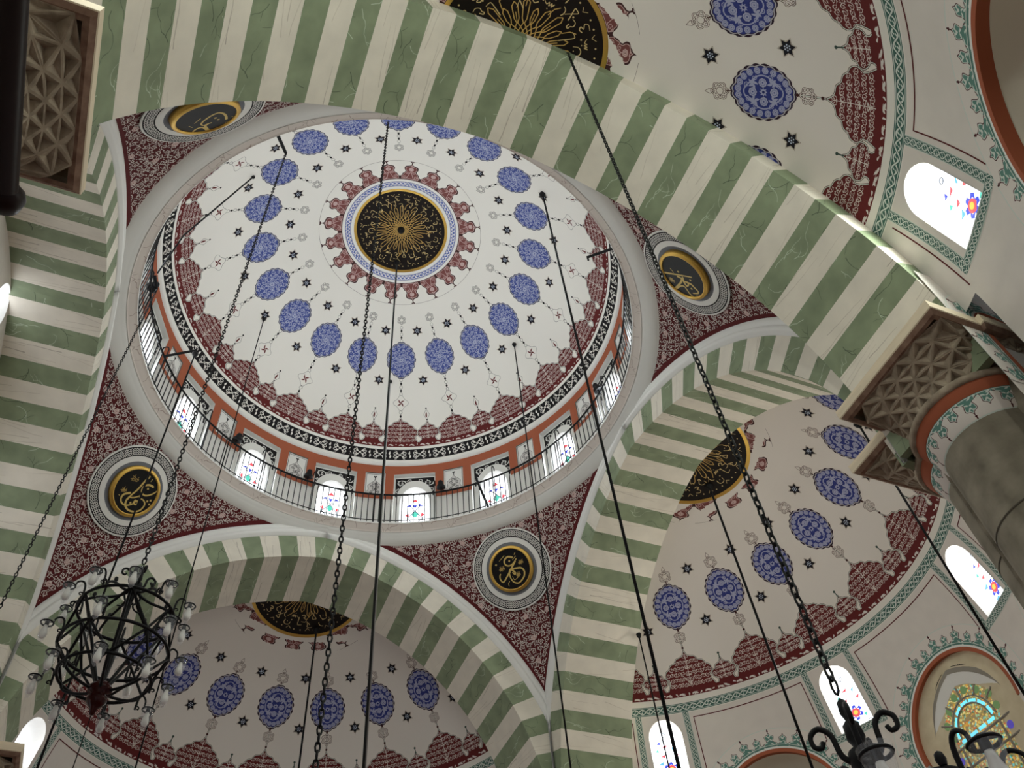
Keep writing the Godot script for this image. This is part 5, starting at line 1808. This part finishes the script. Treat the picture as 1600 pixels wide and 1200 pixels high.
func make_chandelier(label: String) -> Node3D:   # origin at the hub, crown 1.25 m above it
	var o := thing("chandelier", label, "chandelier", Vector3.ZERO, "chandeliers")
	var bar := 0.014
	for h in [["upper_hoop", 0.78, 0.4], ["middle_hoop", 0.42, 0.44], ["lower_hoop", 0.16, 0.36]]:
		var p := []
		for i in 40: p.append(Vector3(sin(TAU * i / 40.0) * h[2], h[1], cos(TAU * i / 40.0) * h[2]))
		var mb := MB.new()
		mb.tube(p, bar, bar, 6, true)
		part(h[0], mb.done(), M.iron, o)
	# ribs from the crown to the upper hoop, zigzag struts, rods from the hub
	var rib := MB.new()
	var rp := curve3([Vector3(0.03, 1.08, 0), Vector3(0.06, 1.0, 0), Vector3(0.16, 0.94, 0), Vector3(0.3, 0.9, 0), Vector3(0.38, 0.84, 0), Vector3(0.4, 0.78, 0)])
	rib.tube(rp, 0.013, 0.011, 6)
	var knobm := [Vector2(0.0, 0.03), Vector2(0.014, 0.02), Vector2(0.018, 0.0), Vector2(0.012, -0.02)]
	rib.lathe(knobm, Vector3(0.3, 0.93, 0), 8)
	rib.tube(move(scroll_pts(14, 0.035, 0.9), Vector3(0.4, 0.8, 0)), 0.009, 0.006, 5)
	var ribm := rib.done()
	var strut := MB.new()
	strut.tube([Vector3(sin(0.0) * 0.4, 0.78, cos(0.0) * 0.4), Vector3(sin(0.52) * 0.44, 0.42, cos(0.52) * 0.44), Vector3(sin(1.05) * 0.36, 0.16, cos(1.05) * 0.36)], 0.012, 0.012, 5)
	strut.tube([Vector3(sin(1.05) * 0.4, 0.78, cos(1.05) * 0.4), Vector3(sin(0.52) * 0.44, 0.42, cos(0.52) * 0.44), Vector3(0, 0.16, 0.36)], 0.012, 0.012, 5)
	var sm := strut.done()
	var rod := MB.new()
	rod.tube([Vector3(0.03, 0.06, 0), Vector3(0.2, 0.4, 0), Vector3(0.4, 0.78, 0)], 0.014, 0.012, 6)
	rod.tube(curve3([Vector3(0.05, 0.03, 0), Vector3(0.2, 0.05, 0), Vector3(0.32, 0.1, 0), Vector3(0.36, 0.16, 0)]), 0.012, 0.012, 6)
	var rm := rod.done()
	for i in 6:
		var b := Basis(Vector3.UP, TAU * i / 6.0)
		part("rib", ribm, M.iron, o, Transform3D(b, Vector3.ZERO))
		part("strut", sm, M.iron, o, Transform3D(b, Vector3.ZERO))
		part("rod", rm, M.iron, o, Transform3D(Basis(Vector3.UP, TAU * (i + 0.5) / 6.0), Vector3.ZERO))
	# stem and crown with four volutes
	var cr := MB.new()
	cr.lathe([Vector2(0.0, 1.33), Vector2(0.018, 1.31), Vector2(0.022, 1.27), Vector2(0.012, 1.24), Vector2(0.03, 1.22), Vector2(0.034, 1.17), Vector2(0.02, 1.14), Vector2(0.05, 1.12), Vector2(0.055, 1.07), Vector2(0.03, 1.04), Vector2(0.018, 0.98), Vector2(0.016, 0.1)], Vector3.ZERO, 14)
	var crown := part("crown", cr.done(), M.iron, o)
	var vo := MB.new()
	vo.tube(curve3([Vector3(0.03, 1.08, 0), Vector3(0.07, 1.12, 0), Vector3(0.08, 1.2, 0), Vector3(0.115, 1.235, 0), Vector3(0.15, 1.215, 0), Vector3(0.15, 1.175, 0), Vector3(0.125, 1.165, 0), Vector3(0.115, 1.185, 0)]), 0.012, 0.009, 6)
	vo.tube(curve3([Vector3(0.02, 1.04, 0), Vector3(0.07, 0.99, 0), Vector3(0.055, 0.93, 0), Vector3(0.03, 0.89, 0), Vector3(0.055, 0.85, 0), Vector3(0.1, 0.84, 0)]), 0.01, 0.007, 6)
	var vm := vo.done()
	for i in 4: part("volute", vm, M.iron, crown, Transform3D(Basis(Vector3.UP, TAU * (i + 0.2) / 4.0), Vector3.ZERO))
	# turned wooden hub and its pull
	var hb := MB.new()
	hb.lathe([Vector2(0.03, 0.12), Vector2(0.07, 0.1), Vector2(0.095, 0.06), Vector2(0.09, 0.02), Vector2(0.06, 0.0), Vector2(0.075, -0.02), Vector2(0.08, -0.05), Vector2(0.05, -0.09), Vector2(0.03, -0.11), Vector2(0.02, -0.16), Vector2(0.0, -0.17)], Vector3.ZERO, 20)
	part("hub", hb.done(), M.red_wood, o)
	var pu := MB.new()
	pu.tube([Vector3(0, -0.16, 0), Vector3(0, -0.62, 0)], 0.004, 0.004, 5)
	pu.lathe([Vector2(0.0, -0.6), Vector2(0.014, -0.63), Vector2(0.02, -0.68), Vector2(0.012, -0.72), Vector2(0.0, -0.73)], Vector3.ZERO, 10)
	part("pull_cord", pu.done(), M.iron, o)
	# lamps: an iron ring on a curved arm, a glass beaker, a white bulb
	var hold := MB.new()
	hold.tube(curve3([Vector3(-0.13, -0.06, 0), Vector3(-0.12, 0.05, 0), Vector3(-0.09, 0.085, 0), Vector3(-0.05, 0.06, 0), Vector3(-0.045, 0.0, 0)]), 0.01, 0.007, 6)
	hold.tube(move(scroll_pts(10, 0.022, 0.9), Vector3(-0.13, -0.04, 0)), 0.007, 0.005, 5)
	var rg := []
	for i in 16: rg.append(Vector3(sin(TAU * i / 16.0) * 0.048, 0, cos(TAU * i / 16.0) * 0.048))
	hold.tube(rg, 0.007, 0.007, 5, true)
	hold.lathe([Vector2(0.0, 0.03), Vector2(0.016, 0.025), Vector2(0.018, -0.02), Vector2(0.0, -0.025)], Vector3.ZERO, 10)
	for i in 3: hold.tube([Vector3(sin(TAU * i / 3.0) * 0.048, 0, cos(TAU * i / 3.0) * 0.048), Vector3(0, 0.01, 0)], 0.004, 0.004, 4)
	var hm := hold.done()
	var gl := MB.new()
	gl.lathe([Vector2(0.055, 0.02), Vector2(0.05, -0.01), Vector2(0.042, -0.06), Vector2(0.034, -0.12), Vector2(0.022, -0.16), Vector2(0.01, -0.18), Vector2(0.0, -0.185)], Vector3.ZERO, 16)
	var gm := gl.done()
	var bu := MB.new()
	bu.lathe([Vector2(0.0, -0.02), Vector2(0.014, -0.025), Vector2(0.018, -0.05), Vector2(0.028, -0.09), Vector2(0.029, -0.115), Vector2(0.02, -0.14), Vector2(0.0, -0.15)], Vector3.ZERO, 12)
	var bm := bu.done()
	for t in [[10, 0.86, 0.52, 0.0], [6, 0.5, 0.56, 0.3], [8, 0.12, 0.5, 0.15]]:
		for i in t[0]:
			var a: float = TAU * (i + t[3]) / t[0]
			var l := part("lamp", hm, M.iron, o, Transform3D(Basis(Vector3.UP, -a + PI / 2), Vector3(sin(a) * t[2], t[1], -cos(a) * t[2])))
			part("glass_beaker", gm, M.clear_glass, l)
			part("bulb", bm, M.bulb, l)
	return o

func move(p: Array, d: Vector3) -> Array:
	var o := []
	for q in p: o.append(q + d)
	return o

func curve3(pts: Array, n := 4) -> Array:
	var o := []
	for i in pts.size() - 1:
		var a: Vector3 = pts[max(i - 1, 0)]
		var d: Vector3 = pts[min(i + 2, pts.size() - 1)]
		for k in n: o.append((pts[i] as Vector3).cubic_interpolate(pts[i + 1], a, d, k / float(n)))
	o.append(pts[-1])
	return o

func make_hanging() -> void:
	var ch := make_chandelier("black iron chandelier with glass lamps before the far arch's left foot")
	ch.position = Vector3(-3.16, 5.62, 3.72)
	var c2 := ch.duplicate() as Node3D
	c2.name = numbered("chandelier")
	add_child(c2)
	c2.set_meta("label", "nearer black iron chandelier, only its scrolled crown and top lamps showing at lower right")
	c2.scale = Vector3.ONE * 1.45
	c2.rotation.y = 0.5
	c2.position = Vector3(0.728, 2.1, 7.37)
	hang("hanging_chain", "black chain from the iron bracket down to the chandelier at lower left", Vector3(-3.16, 16.47, 3.72), 6.97, 0.017, true, M.iron)
	hang("hanging_chain", "heavy chain from the near arch's edge down to the chandelier crown at lower right", Vector3(0.728, 15.64, 7.37), 4.06, 0.022, true, M.chain)
	hang("hanging_chain", "long chain from the dome's near rim passing just left of the roundel", Vector3(-1.6, 16.5, 4.94), 2.0, 0.017, true, M.iron)
	hang("hanging_cable", "cable from the middle of the dome's roundel straight down past the far arch", Vector3(0.17, DY + DR - 0.19, -0.9), 2.0, 0.022, false, M.chain)
	hang("hanging_chain", "chain from the gallery's left edge crossing the striped left arch", Vector3(-5.04, 17.27, -0.53), 4.0, 0.018, true, M.iron)
	hang("hanging_cable", "thin cable from the dome star at upper right down past the right arch", Vector3(2.78, 20.83, 2.9), 3.0, 0.022, false, M.iron)
	hang("hanging_cable", "thin cable from the dome's right side falling beside the lower right roundel", Vector3(3.79, 20.78, -1.49), 4.0, 0.016, false, M.iron)
	hang("hanging_cable", "silvery thin cable from the dome just below its roundel", Vector3(0.94, 20.85, -3.88), 2.0, 0.014, false, M.steel)
	hang("hanging_cable", "thin cable from a dome star at left falling past the lower left roundel", Vector3(-2.83, 20.8, -2.9), 3.0, 0.014, false, M.iron)
	hang("hanging_cable", "thin cable from the bracket over the gallery to the far left window", Vector3(-4.03, 17.42, -1.96), 3.0, 0.018, false, M.iron)
	hang("hanging_cable", "cable from the far half dome's roundel", Vector3(0.49, 15.4, -8.23), 3.0, 0.024, false, M.iron)
	hang("hanging_cable", "cable from the lower edge of the right half dome's roundel", Vector3(7.94, 15.52, -0.49), 3.0, 0.026, false, M.iron)
	hang("hanging_cable", "thin cable at the far edge of the right arch, over a window", Vector3(7.3, 13.5, -3.77), 3.0, 0.016, false, M.iron)
	hang("hanging_cable", "cable in the right half dome passing behind the carved capital", Vector3(8.8, 13.95, 3.22), 3.0, 0.024, false, M.iron)
	# slanting wire from the dome to the gallery
	var a := Vector3(-3.895, 20.85, 0.95)
	var wr := thing("slanting_wire", "slanting wire from a hook on the dome to the gallery's left side", "wire", a, "chains and cables from the vaults")
	var mb := MB.new()
	mb.tube(move([a, Vector3(-4.783, 17.9, 0.633), Vector3(-5.1, 17.5, -0.2)], -a), 0.017, 0.017, 6)
	mb.lathe([Vector2(0.0, 0.03), Vector2(0.045, 0.01), Vector2(0.04, -0.04), Vector2(0.0, -0.06)], Vector3.ZERO, 10)
	part("strand", mb.done(), M.iron, wr)
	# dark pole beside the left capital
	var po := thing("wooden_pole", "dark wooden pole with a ball end crossing in front of the left carved capital", "pole", Vector3(-5.0, 8.55, 6.15))
	var pm := MB.new()
	pm.tube([Vector3(0, -0.04, 0.1), Vector3(0, -0.05, 5.3)], 0.11, 0.11, 14)
	part("shaft", pm.done(), M.dark_wood, po)
	var bm := MB.new()
	bm.lathe([Vector2(0.0, 0.16), Vector2(0.09, 0.13), Vector2(0.15, 0.05), Vector2(0.16, -0.02), Vector2(0.11, -0.12), Vector2(0.0, -0.16)], Vector3.ZERO, 20, Basis(Vector3.RIGHT, PI / 2))
	part("ball", bm.done(), M.dark_wood, po)

func noise_tex(c0: Color, c1: Color, freq: float, seed_: int, c2: Color = Color.TRANSPARENT) -> NoiseTexture2D:
	var t := NoiseTexture2D.new()
	t.width = 512
	t.height = 512
	t.seamless = true
	var n := FastNoiseLite.new()
	n.seed = seed_
	n.frequency = freq
	n.fractal_octaves = 4
	t.noise = n
	var g := Gradient.new()
	g.set_color(0, c0)
	g.set_color(1, c1)
	if c2.a > 0: g.add_point(0.5, c2)
	t.color_ramp = g
	return t

func tri(m: StandardMaterial3D, s: float) -> StandardMaterial3D:
	m.uv1_triplanar = true
	m.uv1_world_triplanar = true
	m.uv1_scale = Vector3.ONE * s
	return m

func make_materials() -> void:
	M.trim = std("white_paint", rgb(232, 231, 227), 0.7)
	M.plaster = std("plaster", rgb(230, 228, 222), 0.9)
	M.dome_plain = std("dome_plaster", PL, 0.9)
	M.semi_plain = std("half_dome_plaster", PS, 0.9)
	M.plaster_s = tri(std("wall_plaster", Color.WHITE, 0.9, noise_tex(PS * 0.96, Color(PS.r * 1.02, PS.g * 1.02, PS.b * 1.02), 0.01, 3)), 0.3)
	M.cream = tri(std("cream_plaster", Color.WHITE, 0.9, noise_tex(rgb(206, 192, 160), rgb(224, 212, 184), 0.012, 4)), 0.4)
	M.niche = std("niche_plaster", rgb(232, 226, 212), 0.9)
	M.maroon = std("maroon_paint", rgb(92, 34, 36), 0.8)
	M.maroon_dots = M.maroon
	M.terracotta = std("terracotta_paint", TC, 0.8)
	M.grey = std("grey_paint", rgb(120, 124, 132), 0.7)
	M.grey_stone = std("grey_stone", rgb(150, 144, 134), 0.8)
	M.gilt = std("gilding", rgb(212, 172, 88), 0.38)
	M.gilt.metallic = 0.75
	M.iron = std("black_iron", rgb(22, 22, 24), 0.5)
	M.chain = std("dark_chain", rgb(46, 48, 48), 0.45)
	M.chain.metallic = 0.5
	M.steel = std("steel_cable", rgb(150, 150, 150), 0.35)
	M.steel.metallic = 0.8
	M.lead = std("lead_came", rgb(96, 104, 120), 0.6)
	M.red_wood = std("red_lacquer", rgb(52, 16, 14), 0.25)
	M.dark_wood = std("dark_wood", rgb(30, 16, 15), 0.4)
	M.brown = tri(std("brown_stone", Color.WHITE, 0.85, noise_tex(rgb(112, 84, 70), rgb(160, 134, 116), 0.02, 8)), 0.6)
	M.carpet = tri(std("carpet", Color.WHITE, 1.0, noise_tex(rgb(120, 76, 60), rgb(138, 90, 72), 0.03, 9)), 0.3)
	M.stone = tri(std("pier_stone", Color.WHITE, 0.9, noise_tex(rgb(84, 78, 66), rgb(150, 142, 126), 0.012, 11, rgb(124, 116, 102))), 0.35)
	M.stone.heightmap_enabled = true
	M.stone.heightmap_texture = noise_tex(Color.BLACK, Color.WHITE, 0.05, 12)
	M.stone.heightmap_scale = 1.0
	M.stone_dark = std("joint_mortar", rgb(84, 78, 68), 0.9)
	M.capital = tri(std("capital_stone", Color.WHITE, 0.9, noise_tex(rgb(112, 100, 86), rgb(186, 172, 152), 0.018, 13, rgb(156, 142, 124))), 0.5)
	M.capital.heightmap_enabled = true
	M.capital.heightmap_texture = M.stone.heightmap_texture
	M.capital.heightmap_scale = 0.6
	M.clear_glass = std("clear_glass", Color(0.95, 0.97, 1.0, 0.12), 0.05)
	M.clear_glass.transparency = BaseMaterial3D.TRANSPARENCY_ALPHA
	M.bulb = std("white_bulb", rgb(238, 236, 230), 0.3)
	M.dome_sector = std("dome_painting", Color.WHITE, 0.85, tex_dome_sector())
	M.semi_sector = std("half_dome_painting", Color.WHITE, 0.85, tex_semi_sector())
	M.arabesque = std("pendentive_painting", Color.WHITE, 0.85, tex_arabesque())
	M.roundel = std("roundel_lettering", Color.WHITE, 0.6, tex_roundel())
	M.med_main = std("blue_medallion", Color(0.84, 0.85, 0.88), 0.8, tex_medallion(false))
	M.med_semi = std("rosette_medallion", Color(0.86, 0.86, 0.9), 0.8, tex_medallion(true))
	M.star = std("star_paint", Color.WHITE, 0.8, tex_star())
	var ct := tex_cartouche()
	M.cartouche_d = std("fringe_dome", Color.WHITE, 0.85, ct)
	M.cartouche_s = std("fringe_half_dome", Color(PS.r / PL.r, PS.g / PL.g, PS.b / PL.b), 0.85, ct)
	M.blue_braid = std("blue_braid", Color.WHITE, 0.8, tex_blue_braid())
	M.teal_braid = std("teal_braid", Color.WHITE, 0.8, tex_teal_braid())
	M.black_braid = std("black_braid", Color.WHITE, 0.8, tex_black_braid())
	M.fringe = std("teal_fringe", Color.WHITE, 0.85, tex_fringe())
	M.fringe_down = M.fringe
	M.panel0 = std("panel_motif", Color.WHITE, 0.85, tex_panel(0))
	M.panel1 = std("spandrel_motif", Color.WHITE, 0.85, tex_panel(1))
	M.teal_oval = std("teal_medallion", Color.WHITE, 0.85, tex_teal_oval())
	M.green = std("green_marbling", Color.WHITE, 0.6, tex_green())
	M.white = std("white_marbling", Color.WHITE, 0.6, tex_white())
	M.cornice = std("veined_stone", Color.WHITE, 0.7, tex_cornice())
	M.slab = std("cream_slab", rgb(250, 240, 224), 0.7, M.white.albedo_texture)
	for k in 4: M["name%d" % k] = std("gilt_name", Color.WHITE, 0.5, tex_name_disc(k))
	for g in [["glass_teal", rgb(110, 214, 232), 1.3], ["glass_violet", rgb(96, 84, 190), 0.6], ["glass_olive", rgb(110, 140, 90), 0.6]]: glow(g[0], g[1], g[2])
	var mc := Cv.new(384, 384, rgb(150, 130, 90), true)
	for i in 1500:
		var pal := [rgb(226, 186, 96), rgb(214, 160, 70), rgb(160, 196, 150), rgb(120, 200, 196), rgb(204, 110, 70), rgb(236, 222, 150), rgb(170, 150, 70), rgb(90, 120, 80), rgb(222, 204, 120)]
		mc.dot(Vector2(rng.randf() * 384, rng.randf() * 384), rng.randf_range(3, 7), pal[rng.randi() % 9])
	var mt := mc.tex()
	M.mosaic = std("mosaic_glass", Color(0.4, 0.4, 0.4), 0.3, mt)
	M.mosaic.emission_enabled = true
	M.mosaic.emission_texture = mt
	M.mosaic.emission = Color.WHITE
	M.mosaic.emission_operator = BaseMaterial3D.EMISSION_OP_MULTIPLY
	M.mosaic.emission_energy_multiplier = 0.75

func _ready() -> void:
	# camera
	var cam := Camera3D.new()
	cam.name = "camera"
	add_child(cam)
	cam.transform = Transform3D(Basis(Vector3(0.92518475, -0.07456403, 0.37212012), Vector3(-0.25257915, 0.61085178, 0.75037583), Vector3(-0.28326128, -0.78822605, 0.54631743)), Vector3(-2.6357, 1.6, 10.4799))
	cam.fov = 49.0127
	cam.near = 0.05
	cam.far = 100
	cam.current = true
	# daylight outside; the hall is closed, so it comes in by the windows
	var env := Environment.new()
	env.background_mode = Environment.BG_SKY
	env.sky = Sky.new()
	env.sky.sky_material = ProceduralSkyMaterial.new()
	env.tonemap_mode = Environment.TONE_MAPPER_LINEAR
	env.tonemap_exposure = 1.0
	env.sdfgi_enabled = true
	env.ssao_enabled = true
	env.ssil_enabled = true
	var we := WorldEnvironment.new()
	we.name = "world"
	we.environment = env
	add_child(we)
	# daylight of the windows, by place: strength and colour
	X.e_drum = 3.30
	X.c_drum = Color(0.962, 0.999, 1.000)
	X.e_semi = [0.60, 4.60, 5.40]
	X.c_semi = [Color(1.000, 1.000, 1.000), Color(1.000, 0.989, 0.937), Color(0.967, 1.000, 0.955)]
	X.e_left = 0.02
	X.c_left = Color(1.000, 1.000, 1.000)
	X.e_hall = [0.02, 0.02, 0.02, 0.02]
	X.c_hall = [Color(1.000, 1.000, 1.000), Color(1.000, 1.000, 1.000), Color(1.000, 1.000, 1.000), Color(1.000, 1.000, 1.000)]
	X.e_pane = 3.0
	X.e_col = 1.0
	X.glass = {"red": rgb(236, 90, 100), "blue": rgb(70, 84, 226), "mint": rgb(96, 220, 196), "sky": rgb(110, 196, 236), "gold": rgb(250, 214, 90)}
	rng.seed = 7
	make_materials()
	make_arch(0, "pointed arch of green and white striped voussoirs at the bottom, opening to the far half dome", 1.75)
	make_arch(1, "pointed arch of green and white striped voussoirs at the right, opening to the right half dome", 1.75)
	make_arch(2, "broad arch of green and white striped voussoirs sweeping across the top, its underside shown", 0.0)
	make_arch(3, "arch of green and white striped voussoirs along the left edge", 1.75)
	make_pendentive(0, "maroon pendentive with white scrollwork between the far and right arches", "black disc with a gilt name, low between the far and right arches")
	make_pendentive(1, "maroon pendentive with white scrollwork between the far and left arches", "black disc with a gilt name, at lower left above the iron chandelier")
	make_pendentive(2, "maroon pendentive with white scrollwork at upper left, partly behind the near arch", "black disc with a gilt name at upper left, seen very obliquely")
	make_pendentive(3, "maroon pendentive with white scrollwork at right, partly behind the near arch", "black disc with a gilt name right of the dome, crossed by a heavy chain")
	make_dome()
	make_half_dome(0, "half dome beyond the far arch with blue rosette medallions on greyish plaster", "far")
	make_half_dome(1, "half dome beyond the right arch with blue rosette medallions on pinkish plaster", "right")
	make_half_dome(2, "half dome beyond the near arch at the upper right corner", "near")
	make_pier(0, "stone pier at the right edge with a carved capital and painted collar")
	make_pier(1, "stone pier at the top left corner with a carved capital")
	make_pier(2, "stone pier under the far right pendentive")
	make_pier(3, "stone pier under the far left pendentive, its capital at the bottom left corner")
	make_surroundings()
	make_railing()
	make_hanging()
